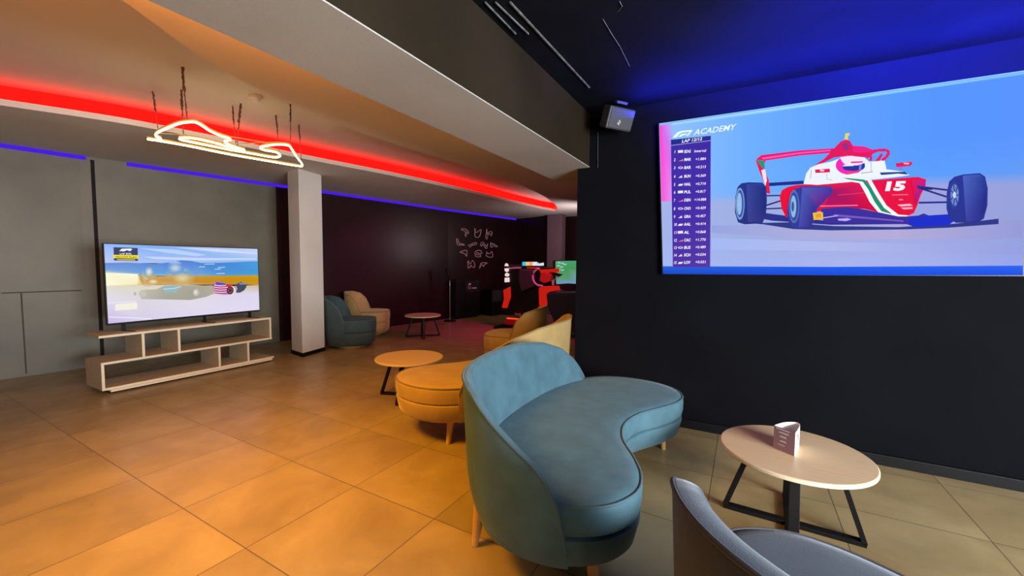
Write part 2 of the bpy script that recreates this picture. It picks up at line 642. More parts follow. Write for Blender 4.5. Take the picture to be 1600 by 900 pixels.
for (x, y, thick) in ((239, 143, 0), (285, 105, 1), (283, 140, 1), (363, 165, 0), (376, 162, 1), (431, 180, 0), (454, 162, 0), (467, 195, 0)):
    p = at_z(x, y, ZH)
    q = min(sm, key=lambda s: (s+cen-p).xy.length)+cen
    e = p.lerp(Vector((q.x, q.y, ZN+.02)), 1)
    n = 26
    pts, rr = [], []
    for i in range(n+1):
        f = i/n
        w = .0025 if (thick or f < .5) else .0005
        pts.append(p.lerp(e, f)-cen+Vector((random.uniform(-w, w), random.uniform(-w, w), 0)))
        rr.append((.0085 if f < .45 else .004)*(1.25 if thick else .9)*random.uniform(.6, 1.2))
    obj('cord', tube(pts, rr, False, 6), 'cord', t)


# ------------------------------------------------------------------ upholstery
HALF = [(0, .31), (.2, .35), (.38, .45), (.52, .51), (.66, .52), (.8, .45), (.89, .3), (.91, .12), (.86, -.05), (.74, -.18), (.55, -.28), (.3, -.335), (0, -.35)]
KID = [(v, u, 0) for u, v in HALF]+[(v, -u, 0) for u, v in HALF[-2:0:-1]]   # x = front, y = along
KID = crv(KID, 4)                                                          # 96 points


def barrel_outline():
    out = []
    for i in range(96):
        a = 2*math.pi*i/96
        c, s = math.cos(a), math.sin(a)
        k = 1/((abs(c)**2.7+abs(s)**2.7)**(1/2.7))
        out.append(Vector((c*k*.36, s*k*.335, 0)))
    return out


def upholstered(name, label, cat, loc, front, mirror, out, Hs, fabric, pipe, group=None, seat_z=.45, low=.182, legs=None, thick=.085, plinth=False, base_part='seat_base'):
    t = thing(name, label, cat, (*loc, 0), front, group)
    N = len(out)
    sg = -1 if mirror else 1
    P = [Vector((p.x, p.y*sg, 0)) for p in out]
    NR = []
    A = sum(P[i].x*P[(i+1) % N].y-P[(i+1) % N].x*P[i].y for i in range(N))
    for i in range(N):
        d = (P[(i+1) % N]-P[i-1]).normalized()
        n = Vector((d.y, -d.x, 0))
        if A < 0:
            n = -n
        NR.append(n)

    def ring(bm, off, z):
        return [bm.verts.new(P[i]+NR[i]*off+Vector((0, 0, z))) for i in range(N)]

    def skin(prof, cap0=True, cap1=True):
        bm = bmesh.new()
        rs = [ring(bm, o, z) for o, z in prof]
        for a, b in zip(rs, rs[1:]):
            for k in range(N):
                bm.faces.new((a[k], a[(k+1) % N], b[(k+1) % N], b[k]))
        for r, c in ((rs[0], cap0), (rs[-1], cap1)):
            if c:
                es = [bm.edges.get((r[k], r[(k+1) % N])) for k in range(N)]
                bmesh.ops.triangle_fill(bm, edges=es, use_beauty=True)
        return bm
    zm = low+(seat_z-low)*.52
    obj(base_part, skin([(-.085, low), (-.05, low+.004), (-.022, low+.03), (-.008, low+.09), (-.002, zm-.025), (-.003, zm-.008), (-.014, zm)]), fabric, t, True)
    obj('seat_cushion', skin([(-.016, zm+.001), (-.004, zm+.010), (.004, zm+.045), (.004, seat_z-.035), (-.001, seat_z-.014), (-.014, seat_z-.003), (-.05, seat_z+.003), (-.10, seat_z+.006)]), fabric, t, True)
    obj('piping', tube([P[i]+NR[i]*-.001+Vector((0, 0, seat_z-.009)) for i in range(N)], .0055, True, 8), pipe, t, True)
    # back shell
    i0, i1 = Hs[0][0], Hs[-1][0]
    M_ = 120
    bm = bmesh.new()
    rings = []
    rim = []

    def at_i(f):
        a = int(math.floor(f)) % N
        b = (a+1) % N
        k = f-math.floor(f)
        return P[a].lerp(P[b], k), NR[a].lerp(NR[b], k).normalized()

    def oo(z):
        s = min(1, max(0, (z-low)/.24))
        return -.055*(1-s)**2+.020+.05*max(0, z-.35)
    for j in range(M_+1):
        f = i0+(i1-i0)*j/M_
        p, n = at_i(f)
        H = interp(Hs, f)
        tk = .018+(thick*.42-.018)*min(1, max(0, (H-low-.05)/.25))
        de = min(1, min(f-i0, i1-f)/3.2)
        tk = .018+(tk-.018)*math.sqrt(max(0, 1-(1-de)**2))      # rounded nose at each open end
        prof = []
        for k in range(9):
            z = low+.004+(H-.02-low)*k/8
            prof.append((oo(z), z))
        oT = oo(H-.02)
        prof += [(oT-.002, H-.008), (oT-.008, H-.001)]
        dr = min(.022, .25*(H-low))
        for k in range(1, 7):
            th_ = math.pi/2*k/6
            prof.append((oT-.008-(tk-.008)*math.sin(th_), H-dr*(1-math.cos(th_))))
        for k in range(6):
            z = (H-dr-.004)+(low+.02-H+dr+.004)*(k+1)/6
            tz = min(1, max(0, (H-z)/max(.05, H-seat_z+.03)))
            prof.append((min(oo(z)-.012, oT-tk-(thick+.035-thick*.42)*tz*min(1, max(0, (H-seat_z)/.12))), z))
        rings.append([bm.verts.new(p+n*o+Vector((0, 0, z))) for o, z in prof])
        rim.append(p+n*(oT-.001)+Vector((0, 0, H-.004)))
    L = len(rings[0])
    for a, b in zip(rings, rings[1:]):
        for k in range(L):
            bm.faces.new((a[k], a[(k+1) % L], b[(k+1) % L], b[k]))
    bm.faces.new(rings[0])
    bm.faces.new(rings[-1])
    obj('backrest', bm, fabric, t, True)
    obj('back_piping', tube(rim, .0068, False, 8), pipe, t, True)
    if legs:
        for (x, y) in legs:
            q = Vector((x, y*sg, 0))
            dirn = q.normalized()*.018
            bm = bmesh.new()
            cyl(bm, (q.x+dirn.x, q.y+dirn.y, 0), (q.x-dirn.x, q.y-dirn.y, low+.02), .016, .030, 20)
            obj('leg', bm, 'oak', t, True)
    if plinth:
        bm = bmesh.new()
        cyl(bm, (0, 0, 0), (0, 0, low+.01), .215, .23, 40)
        obj('swivel_base', bm, 'oak' if fabric != 'grey' else 'black', t, True)
    return t


HK = [(35.6, .40), (36, .46), (37, .54), (38, .605), (40, .69), (43, .755), (47, .80), (50, .81), (62, .81), (64, .785), (66, .725), (68, .665), (70, .60), (71, .545), (72, .44), (72.9, .215)]
KLEG = [(-.19, .68), (-.19, -.68), (.38, .78), (.38, -.72)]
upholstered('kidney_sofa', 'teal blue velvet kidney-shaped sofa with curved back in the centre foreground', 'sofa', (-.85, 2.2), 0, False, KID, HK, 'blue', 'bluepipe', legs=KLEG)
upholstered('kidney_sofa', 'mustard tan velvet kidney-shaped sofa behind the teal sofa', 'sofa', (-1.765, 3.0), R(173), False, KID, HK, 'tan', 'tanpipe', legs=[(-.03, .70), (.42, .58), (-.19, -.68), (.38, -.72)])
HD = [(35.6, .40), (36, .46), (37, .54), (38, .605), (40, .69), (43, .74), (47, .77), (64, .775), (66, .768), (67.5, .752), (69, .722), (70, .68), (70.8, .625), (71.5, .54), (72, .455), (72.9, .215)]
upholstered('kidney_sofa', 'slate grey velvet curved sofa cut off at the bottom right corner', 'sofa', (.80, 1.01), R(90), True, KID, HD, 'grey', 'greypipe', legs=KLEG, seat_z=.465, thick=.17)

BAR = barrel_outline()
HB = [(26, .40), (27.5, .52), (29.5, .64), (33, .735), (38, .775), (48, .785), (58, .775), (63, .735), (66.5, .64), (68.5, .52), (70, .40)]
for (lab, loc, ang, fb, pp) in (
        ('teal grey barrel armchair right beside the white column', (-5.30, 4.27), 42, 'tealgrey', 'bluepipe'),
        ('tan barrel armchair behind the teal grey armchair by the column', (-5.92, 5.14), 35, 'tan', 'tanpipe'),
        ('yellow tan barrel armchair behind the mustard sofa, in front of the racing simulators', (-2.50, 4.45), 192, 'tan', 'tanpipe')):
    upholstered('barrel_armchair', lab, 'armchair', loc, R(ang), False, BAR, HB, fb, pp, low=.045, seat_z=.44, plinth=True, thick=.07)


# ------------------------------------------------------------------ tables
def table(label, loc, rz, H=.385, r=.325):
    t = thing('coffee_table', label, 'table', (*loc, 0), rz, 'round coffee tables with black crossed legs')
    bm = bmesh.new()
    cyl(bm, (0, 0, H-.002), (0, 0, H), r-.003, r-.005, 96)
    obj('tabletop', bm, 'top', t, True)
    bm = bmesh.new()
    cyl(bm, (0, 0, H-.020), (0, 0, H-.0022), r, r, 96)
    obj('table_edge', bm, 'edge', t, True, bevel=.003)
    for a in (0, math.pi/2):
        c, s = math.cos(a), math.sin(a)
        sd = Vector((-s, c, 0))
        ht = H-.030 - (0 if a == 0 else .0)

        def P(u, z, lift=0):
            return Vector((c*u, s*u, z))
        w = .042
        z0 = .012 if a == 0 else .0125
        bm = bmesh.new()
        bar(bm, P(-.29, .013), P(-.175, H-.021), w, .022, sd)
        obj('leg', bm, 'black', t, bevel=.0015)
        bm = bmesh.new()
        bar(bm, P(.29, .013), P(.175, H-.021), w, .022, sd)
        obj('leg', bm, 'black', t, bevel=.0015)
        bm = bmesh.new()
        bar(bm, P(-.297, .011 if a == 0 else .0115), P(.297, .011 if a == 0 else .0115), w, .022, sd)
        obj('foot_bar', bm, 'black', t, bevel=.0015)
        bm = bmesh.new()
        bar(bm, P(-.185, H-.026), P(.185, H-.026), w, .010, sd)
        obj('top_bar', bm, 'black', t)
    return t


table('pale round coffee table below the big screen, with a menu card on it', (.238, 2.43), R(-2))
table('round coffee table in warm light at the end of the mustard sofa', (-2.83, 2.95), R(22))
table('farthest round coffee table, before the black cabinet and dark rear wall', (-4.95, 5.50), R(45), r=.315)

# menu card on the near table: a folded sheet in teardrop plan
ZT = .3855
a = at_z(1208, 699, ZT)
b = at_z(1241, 713, ZT)
c = at_z(1247, 700, ZT)
t = thing('menu_card', 'small folded purple and white menu card standing on the near table', 'menu', a)
A0, B0, C0 = Vector((0, 0, 0)), b-a, c-a
Hm = .115
nrm = Vector((B0.y, -B0.x, 0)).normalized()
obj('front_panel', prism([A0, B0, B0-nrm*.0015, A0-nrm*.0015], (0, 0, Hm)), 'mauve', t)
back = crv([B0, C0+Vector((.004, .003, 0)), C0+Vector((-.006, .045, 0)), (A0+C0)/2+Vector((-.005, .045, 0)), A0-nrm*.003], 6, closed=False)
bm = bmesh.new()
inn = []
cc = sum(back, Vector())/len(back)
pr = [[bm.verts.new(p+Vector((0, 0, z))) for p in back] for z in (0, Hm)]
pi_ = [[bm.verts.new(p+(cc-p).normalized()*.0015+Vector((0, 0, z))) for p in back] for z in (0, Hm)]
for k in range(len(back)-1):
    bm.faces.new((pr[0][k], pr[0][k+1], pr[1][k+1], pr[1][k]))
    bm.faces.new((pi_[0][k], pi_[0][k+1], pi_[1][k+1], pi_[1][k]))
    bm.faces.new((pr[1][k], pr[1][k+1], pi_[1][k+1], pi_[1][k]))
obj('side_panel', bm, 'paper', t, True)
bm = bmesh.new()
for (u0, u1, z, h_) in ((.12, .75, .105, .005), (.3, .72, .092, .003), (.22, .68, .088, .003), (.32, .6, .073, .003), (.28, .62, .068, .003), (.36, .6, .050, .003), (.3, .62, .046, .003), (.22, .55, .028, .003)):
    p, q = B0*u0+nrm*.0006, B0*u1+nrm*.0006
    prism([p+Vector((0, 0, z)), q+Vector((0, 0, z)), q+Vector((0, 0, z+h_)), p+Vector((0, 0, z+h_))], nrm*.0005, bm)
obj('printed_text', bm, 'print', t)
d = (back[5]-B0).normalized()
n2 = Vector((d.y, -d.x, 0))
bm = bmesh.new()
seg = [(.35, .085), (.62, .088), (.7, .07), (.55, .06), (.4, .066), (.42, .045), (.75, .04)]
L_ = (back[5]-B0).length
tube([B0+d*L_*u+n2*.002+Vector((0, 0, z)) for u, z in seg], .0012, False, 5, bm)
obj('emblem', bm, 'ink', t)

# ------------------------------------------------------------------ TV stand
XF, XB = -5.37, -5.80
Y0, Y1 = 1.46, 3.06


def sy(px, py=540):
    return at_x(px, py, XF).y


t = thing('tv_stand', 'long pale oak low shelf unit with staggered open compartments under the television', 'tv stand', (XF, Y0, 0))
off = Vector((XF, Y0, 0))


def board(name, a, b):
    """a, b world corners; front edge band as sub-part"""
    a, b = Vector(a)-off, Vector(b)-off
    o = obj(name, bx((a.x, a.y, a.z), (b.x-.0015, b.y, b.z)), 'wood', t)
    obj('edge_band', bx((b.x-.0013, a.y, a.z), (b.x, b.y, b.z)), 'woodedge', o)


th = .022
yt0 = sy(157)
yl = sy(161, 590)
yu1, yu2, yu3 = sy(222), sy(278, 530), sy(424, 515)
zt = .578
zmid = .315
zb = .062
board('top_board', (XB, yt0-.01, zt-th), (XF, yu3, zt))
board('middle_board', (XB, yl-.01, zmid-th), (XF, yu3+.005, zmid))
board('bottom_board', (XB, yl-.01, zb-th), (XF, Y1+.03, zb))
for y_, z0, z1 in ((yu1, zmid, zt-th), (yu2, zmid, zt-th), (yu3-th, zmid, zt-th), (yl-.01, zb, zmid-th), (sy(342, 570), zb, zmid-th), (sy(387, 560), zb, zmid-th)):
    board('upright', (XB, y_, z0+.0005), (XF, y_+th, z1-.0005))
obj('plinth', bx((XB-off.x+.03, .03, .0), (-.02, Y1-Y0-.01, .018)), 'black', t)
obj('plinth_board', bx((XB-off.x+.01, .025, .0185), (.018, Y1-Y0, .0395)), 'woodedge', t)

# ------------------------------------------------------------------ pictures on screens


class Pic:
    """flat coloured polygons on a screen, each layer a hair above the last"""
    def __init__(s, mapf, nrm, step=.0004):
        s.mapf, s.n, s.step, s.k = mapf, Vector(nrm), step, 0
        s.v, s.f, s.c = [], [], []

    def poly(s, pts, col, cols=None):
        s.k += 1
        i = len(s.v)
        for j, p in enumerate(pts):
            s.v.append(s.mapf(*p)+s.n*(s.k*s.step))
            s.c.append(cols[j] if cols else col)
        s.f.append(list(range(i, i+len(pts))))

    def grid(s, pts, cols):
        """pts, cols: rows of equal length"""
        s.k += 1
        i = len(s.v)
        w = len(pts[0])
        for r, cr_ in zip(pts, cols):
            for p, c_ in zip(r, cr_):
                s.v.append(s.mapf(*p)+s.n*(s.k*s.step))
                s.c.append(c_)
        for a in range(len(pts)-1):
            for b_ in range(w-1):
                s.f.append([i+a*w+b_, i+a*w+b_+1, i+(a+1)*w+b_+1, i+(a+1)*w+b_])

    def line(s, pts, w, col):
        for (x0, y0), (x1, y1) in zip(pts, pts[1:]):
            dx, dy = x1-x0, y1-y0
            l = math.hypot(dx, dy) or 1
            nx, ny = -dy/l*w/2, dx/l*w/2
            s.poly([(x0+nx, y0+ny), (x1+nx, y1+ny), (x1-nx, y1-ny), (x0-nx, y0-ny)], col)
            s.k -= 1
        s.k += 1

    def ell(s, x, y, rx, ry, col, n=28, rot=0):
        c_, q = math.cos(rot), math.sin(rot)
        s.poly([(x+rx*math.cos(2*math.pi*k/n)*c_-ry*math.sin(2*math.pi*k/n)*q, y+rx*math.cos(2*math.pi*k/n)*q+ry*math.sin(2*math.pi*k/n)*c_) for k in range(n)], col)

    def soft(s, x, y, rx, ry, col, bg, n=20, m=6):
        s.k += 1
        i = len(s.v)
        for r in range(m+1):
            f = r/m
            w_ = .5+.5*math.cos(math.pi*f)
            for k in range(n):
                px, py = x+rx*f*math.cos(2*math.pi*k/n), y+ry*f*math.sin(2*math.pi*k/n)
                s.v.append(s.mapf(px, py)+s.n*(s.k*s.step))
                b_ = bg(px, py)
                s.c.append(tuple(b_[q]+(col[q]-b_[q])*w_ for q in range(3)))
        for r in range(m):
            for k in range(n):
                s.f.append([i+r*n+k, i+r*n+(k+1) % n, i+(r+1)*n+(k+1) % n, i+(r+1)*n+k])

    def text(s, txt, x, y, h, ex, col, shear=0, width=None, bold=0.0):
        """txt baseline start at (x, y) in picture units; ex = baseline direction; h = cap height"""
        me = text_bm(txt, Matrix.Identity(4), 1.0, shear, bold=bold)
        if not me.vertices:
            return
        w = max(v.co.x for v in me.vertices)
        sc = h/.7
        scx = (width/w) if width else sc
        s.k += 1
        i = len(s.v)
        ux, uy = ex
        for v in me.vertices:
            s.v.append(s.mapf(x+v.co.x*scx*ux, y+v.co.x*scx*uy-v.co.y*sc)+s.n*(s.k*s.step))
            s.c.append(col)
        for p in me.polygons:
            s.f.append([i+k for k in p.vertices])
        bpy.data.meshes.remove(me)

    def build(s, name, parent, org, m='picture'):
        me = bpy.data.meshes.new(name)
        me.from_pydata([tuple(v-org) for v in s.v], [], s.f)
        ca = me.color_attributes.new('Col', 'FLOAT_COLOR', 'POINT')
        for k, c_ in enumerate(s.c):
            l = rgb(*c_)
            ca.data[k].color = (*l, 1)
        me.materials.append(M[m])
        o = bpy.data.objects.new(name, me)
        C.objects.link(o)
        o.parent = parent
        bm = bmesh.new()
        bm.from_mesh(me)
        bmesh.ops.triangulate(bm, faces=[f for f in bm.faces if len(f.verts) > 4])
        bm.to_mesh(me)
        bm.free()
        return o


# ---- big screen
YS = 3.462
sc_c = [at_y(*p, YS) for p in ((1030, 195), (1607, 112), (1598, 430), (1036, 428))]
org = (sc_c[0]+sc_c[1]+sc_c[2]+sc_c[3])/4
org = Vector((org.x, 3.5, org.z))
t = thing('projection_screen', 'large wide screen on the black wall showing a red and white racing car', 'screen', org)
grow = []
for p in sc_c:
    grow.append(p+(p-Vector((org.x, YS, org.z))).normalized()*.012-org+Vector((0, .0012, 0)))
obj('screen_frame', prism(grow, (0, .032, 0)), 'blackp', t)
pc = Pic(lambda x, y: at_y(x, y, YS), (0, -1, 0), .00025)


def mixc(a, b, f):
    return tuple(a[i]+(b[i]-a[i])*f for i in range(3))


def quad_uv(u, v):
    tl, tr, br, bl = (1030, 195), (1607, 112), (1598, 430), (1036, 428)
    # perspective-like interpolation done in px is good enough for soft colour fields
    return (tl[0]*(1-u)*(1-v)+tr[0]*u*(1-v)+br[0]*u*v+bl[0]*(1-u)*v, tl[1]*(1-u)*(1-v)+tr[1]*u*(1-v)+br[1]*u*v+bl[1]*(1-u)*v)


skycols = [(150, 195, 250), (110, 175, 255), (95, 160, 255), (85, 150, 255), (90, 148, 255)]
lowsky = [(155, 190, 250), (110, 175, 250), (95, 165, 248), (90, 158, 245), (100, 155, 240)]
ground0 = [(165, 180, 235), (160, 175, 225), (160, 170, 220), (158, 165, 220), (150, 160, 215)]
ground1 = [(165, 185, 245), (165, 180, 240), (170, 180, 238), (165, 175, 235), (150, 165, 235)]
rows, cols = [], []
for vv, cc_ in ((0, skycols), (.30, skycols), (.485, lowsky), (.545, ground0), (.75, ground0), (.95, ground1), (1, ground1)):
    rows.append([quad_uv(u/12, vv+(0 if vv in (0, 1) else .012*math.sin(u*.6))) for u in range(13)])
    cols.append([mixc(cc_[min(3, int(u/3))], cc_[min(3, int(u/3))+1], u/3-min(3, int(u/3))) for u in range(13)])
pc.grid(rows, cols)
# road streaks
pc.grid([[(1112, 372), (1300, 378), (1597, 385)], [(1112, 390), (1300, 392), (1597, 398)]], [[(165, 185, 245), (178, 185, 235), (150, 160, 225)]]*2)
pc.grid([[(1112, 352), (1250, 352), (1400, 352), (1598, 345)], [(1112, 364), (1250, 372), (1400, 374), (1598, 372)]], [[(150, 165, 225), (172, 172, 218), (180, 172, 215), (150, 155, 215)]]*2)
# bright top edge
pc.grid([[(1031, 195.3), (1200, 171), (1400, 142), (1606, 112.3)], [(1031, 199), (1200, 176), (1400, 146), (1606, 116)]], [[(180, 225, 255), (185, 235, 255), (165, 225, 255), (150, 215, 255)], [(150, 200, 250), (120, 185, 255), (100, 170, 255), (90, 155, 255)]])
# magenta left edge
pc.grid([[(1030.5, 196), (1036, 195), (1050, 193)], [(1032, 250), (1038, 250), (1052, 250)], [(1033.5, 315), (1040, 315), (1051, 315)]],
        [[(255, 60, 200), (220, 110, 235), (165, 185, 250)], [(255, 70, 215), (250, 90, 225), (190, 130, 240)], [(250, 90, 220), (245, 110, 225), (215, 150, 240)]])
# blue band at the foot
pc.grid([[(1035.6, 416), (1300, 417), (1598, 415)], [(1036, 428), (1300, 430), (1598, 430)]], [[(40, 95, 215), (30, 95, 235), (45, 100, 240)], [(25, 70, 200), (20, 75, 225), (30, 80, 230)]])


def K(l):
    return [(1140+x/3.8095, 190+y/3.8105) for x, y in l]


def PK(l, col, cols=None):
    pc.poly(K(l), col, cols)


def LK(l, w, col):
    pc.line(K(l), w/3.81, col)


def EK(x, y, rx, ry, col, rot=0):
    pc.ell(1140+x/3.8095, 190+y/3.8105, rx/3.81, ry/3.81, col, rot=rot)


# ground shadow
PK([(60, 600), (200, 603), (340, 600), (620, 622), (1000, 628), (1300, 612), (1500, 590), (1600, 578), (1600, 610), (1300, 632), (1050, 642), (600, 648), (380, 640), (200, 612)], (48, 55, 130))
# rear wing
PK([(160, 222), (190, 200), (420, 172), (640, 158), (640, 184), (420, 202), (215, 232), (205, 260), (180, 268)], (235, 20, 95))
PK([(190, 215), (420, 183), (600, 168), (600, 176), (420, 192), (200, 226)], (250, 90, 170))
PK([(155, 230), (178, 228), (200, 280), (232, 345), (242, 430), (218, 425), (205, 360), (175, 290)], (225, 25, 60))
PK([(160, 228), (205, 232), (210, 285), (190, 270)], (35, 150, 120))
PK([(188, 290), (212, 284), (222, 350), (212, 385), (200, 340)], (250, 225, 240))
# suspension and dark bars
LK([(235, 375), (440, 362)], 20, (30, 45, 130))
LK([(215, 442), (310, 440)], 8, (35, 35, 105))
LK([(215, 500), (310, 470)], 9, (35, 35, 105))
LK([(215, 520), (330, 515)], 8, (35, 35, 105))
PK([(195, 560), (215, 545), (560, 590), (1050, 575), (1060, 610), (600, 615), (250, 590), (200, 580)], (42, 48, 135))
# rear-left wheel
PK([(70, 368), (110, 362), (195, 364), (218, 390), (222, 470), (216, 560), (195, 606), (90, 612), (50, 600), (32, 540), (34, 450), (48, 390)], (38, 50, 130))
PK([(100, 372), (190, 370), (212, 400), (214, 500), (200, 590), (110, 600)], (34, 46, 125), [(55, 70, 150), (45, 60, 140), (30, 42, 120), (30, 40, 115), (45, 50, 130), (60, 65, 145)])
EK(62, 490, 27, 95, (120, 160, 215))
EK(62, 490, 21, 82, (60, 85, 160))
EK(58, 490, 15, 66, (150, 190, 235))
# red sidepod and body
PK([(310, 410), (345, 390), (400, 378), (610, 368), (850, 350), (1000, 338), (1120, 330), (1165, 345), (1165, 380), (1135, 440), (1115, 500), (1095, 545), (1050, 566), (960, 560), (800, 520), (600, 520), (420, 560), (335, 570), (310, 520), (298, 450)], (232, 12, 28))
PK([(610, 372), (840, 355), (900, 470), (960, 550), (800, 520), (560, 510), (600, 420)], (225, 8, 30), [(235, 15, 40), (240, 20, 40), (230, 5, 20), (215, 5, 30), (205, 0, 40), (190, 10, 70), (150, 20, 90)])
# upper white body
PK([(440, 372), (455, 310), (480, 275), (530, 255), (600, 240), (700, 205), (800, 215), (830, 240), (920, 232), (930, 285), (1040, 300), (1070, 320), (1000, 330), (860, 345), (700, 362), (520, 378)], (238, 244, 250))
PK([(500, 262), (560, 225), (660, 120), (690, 108), (715, 115), (735, 150), (800, 160), (840, 175), (835, 215), (700, 205), (620, 215), (560, 245)], (228, 20, 55))
PK([(735, 145), (800, 150), (850, 168), (870, 165), (868, 180), (770, 188), (730, 180)], (240, 30, 110))
# halo
LK([(835, 190), (880, 172), (930, 170), (948, 185), (930, 215), (905, 232)], 18, (228, 25, 80))
LK([(812, 215), (850, 195), (835, 235)], 16, (228, 25, 70))
PK([(845, 200), (885, 180), (915, 182), (900, 225), (850, 232)], (90, 160, 245))
PK([(862, 238), (900, 190), (912, 196), (890, 236)], (225, 30, 80))
# yellow camera and air box
PK([(682, 108), (688, 72), (712, 70), (712, 84), (702, 88), (704, 110)], (225, 220, 40))
EK(690, 150, 22, 24, (160, 40, 110))
# helmet
EK(712, 262, 82, 56, (242, 40, 170))
PK([(655, 215), (720, 205), (790, 215), (800, 250), (760, 262), (690, 262), (668, 240)], (250, 230, 245))
PK([(668, 262), (700, 266), (760, 262), (802, 248), (804, 272), (790, 288), (740, 296), (690, 292), (674, 282)], (45, 50, 150))
PK([(770, 258), (786, 254), (780, 288), (766, 291)], (120, 130, 215))
PK([(672, 262), (735, 258), (735, 266), (672, 268)], (235, 240, 250))
PK([(690, 298), (770, 298), (750, 312), (700, 314)], (245, 60, 110))
PK([(720, 240), (790, 238), (790, 246), (722, 250)], (230, 40, 130))
# cockpit white front, mirrors
PK([(800, 300), (835, 240), (920, 235), (930, 280), (900, 300), (1000, 305), (850, 330), (700, 335), (660, 325)], (240, 246, 250))
PK([(835, 242), (843, 242), (845, 300), (838, 302)], (200, 215, 225))
PK([(890, 305), (1040, 300), (1060, 318), (1000, 312), (900, 320)], (30, 70, 120))
PK([(985, 250), (1080, 240), (1084, 256), (1070, 266), (990, 274)], (225, 25, 60))
PK([(1030, 246), (1068, 248), (1060, 258), (1035, 256)], (250, 170, 190))
LK([(1018, 272), (1014, 292)], 6, (220, 60, 80))
PK([(506, 288), (594, 282), (596, 304), (510, 308)], (222, 25, 60))
PK([(535, 286), (565, 290), (555, 300), (538, 298)], (250, 200, 210))
LK([(485, 290), (480, 340)], 3, (120, 130, 150))
LK([(575, 310), (578, 345), (610, 350)], 3, (160, 170, 190))
LK([(780, 310), (850, 300)], 4, (140, 150, 170))
# green and white stripes
PK([(665, 340), (780, 348), (822, 400), (850, 460), (905, 530), (1000, 562), (1045, 568), (960, 572), (880, 540), (830, 480), (800, 420), (770, 368), (700, 356)], (245, 248, 250))
PK([(672, 336), (800, 348), (845, 400), (875, 460), (920, 520), (960, 552), (900, 535), (860, 480), (822, 405), (790, 360), (700, 346)], (25, 145, 95))
PK([(815, 350), (840, 350), (880, 420), (930, 500), (1000, 555), (1060, 560), (1050, 566), (985, 566), (915, 515), (860, 430)], (250, 250, 252))
# nose side shading
PK([(1075, 345), (1165, 345), (1160, 385), (1120, 440), (1100, 500), (1090, 420)], (200, 15, 90), [(228, 20, 50), (225, 20, 80), (190, 20, 140), (120, 30, 160), (170, 10, 90), (225, 10, 40)])
# floor of car and front wing
PK([(540, 520), (700, 510), (800, 525), (900, 545), (1000, 566), (1060, 566), (1120, 560), (1150, 548), (1180, 560), (1430, 545), (1420, 556), (1320, 600), (1300, 618), (1100, 630), (1050, 612), (560, 605), (545, 560)], (60, 45, 150))
PK([(1060, 575), (1180, 560), (1430, 545), (1420, 556), (1320, 600), (1300, 618), (1100, 630), (1060, 612)], (28, 45, 200))
PK([(620, 552), (1030, 590), (1030, 598), (610, 565)], (120, 90, 190))
PK([(640, 580), (700, 576), (722, 584), (690, 594), (645, 590)], (190, 175, 245))
LK([(530, 505), (760, 500)], 6, (240, 130, 170))
LK([(640, 440), (800, 425)], 4, (230, 60, 120))
LK([(420, 420), (700, 405)], 5, (180, 15, 60))
# front-right suspension
LK([(1110, 388), (1290, 410)], 11, (45, 45, 120))
LK([(1115, 395), (1285, 450)], 11, (45, 45, 120))
LK([(1120, 485), (1290, 482)], 11, (35, 40, 140))
LK([(1130, 400), (1200, 405)], 10, (35, 35, 110))
# front-right wheel (viewer's right)
PK([(1300, 360), (1330, 332), (1380, 318), (1480, 310), (1512, 330), (1528, 400), (1526, 500), (1505, 580), (1470, 600), (1340, 604), (1300, 580), (1284, 520), (1285, 430)], (40, 52, 140))
PK([(1380, 325), (1480, 318), (1508, 345), (1520, 430), (1510, 540), (1475, 590), (1400, 596)], (45, 60, 150), [(75, 100, 185), (60, 85, 170), (40, 55, 145), (35, 45, 130), (35, 40, 130), (45, 50, 150), (60, 65, 160)])
EK(1330, 440, 32, 82, (45, 60, 140))
EK(1332, 440, 24, 64, (110, 135, 200))
for k in range(7):
    a_ = k*math.pi/3.5
    LK([(1332, 440), (1332+24*math.cos(a_), 440+62*math.sin(a_))], 6, (50, 55, 130))
EK(1330, 440, 9, 20, (200, 215, 245))
# front-left wheel
PK([(395, 400), (440, 388), (600, 388), (612, 420), (560, 480), (520, 520), (500, 600), (470, 634), (380, 636), (350, 610), (340, 540), (350, 470), (370, 420)], (48, 58, 150))
PK([(430, 395), (600, 392), (590, 430), (540, 490), (505, 520), (480, 625), (410, 630)], (52, 60, 150), [(75, 95, 180), (60, 60, 160), (90, 40, 150), (110, 30, 130), (60, 40, 140), (50, 50, 140), (70, 75, 165)])
EK(382, 508, 32, 98, (85, 110, 180))
EK(382, 508, 25, 84, (50, 75, 150))
EK(378, 508, 17, 66, (140, 185, 225))
EK(374, 508, 8, 30, (60, 85, 150))
# yellow end plate
PK([(492, 545), (552, 541), (555, 583), (498, 588)], (245, 190, 15))
PK([(508, 552), (540, 550), (542, 572), (512, 575)], (225, 160, 10))
LK([(555, 575), (640, 562)], 5, (200, 190, 240))
# number and small marks on the nose
pc.text('15', 1140+900/3.81, 190+414/3.81, 50/3.81, (1, -.03), (255, 245, 250), .12, 142/3.81, .055)
LK([(960, 440), (1055, 438)], 5, (245, 120, 150))
LK([(1000, 468), (1025, 468)], 6, (245, 150, 170))
PK([(990, 498), (1065, 492), (1082, 503), (1010, 508)], (250, 190, 210))
PK([(1010, 515), (1080, 512), (1082, 522), (1030, 526)], (250, 170, 200))
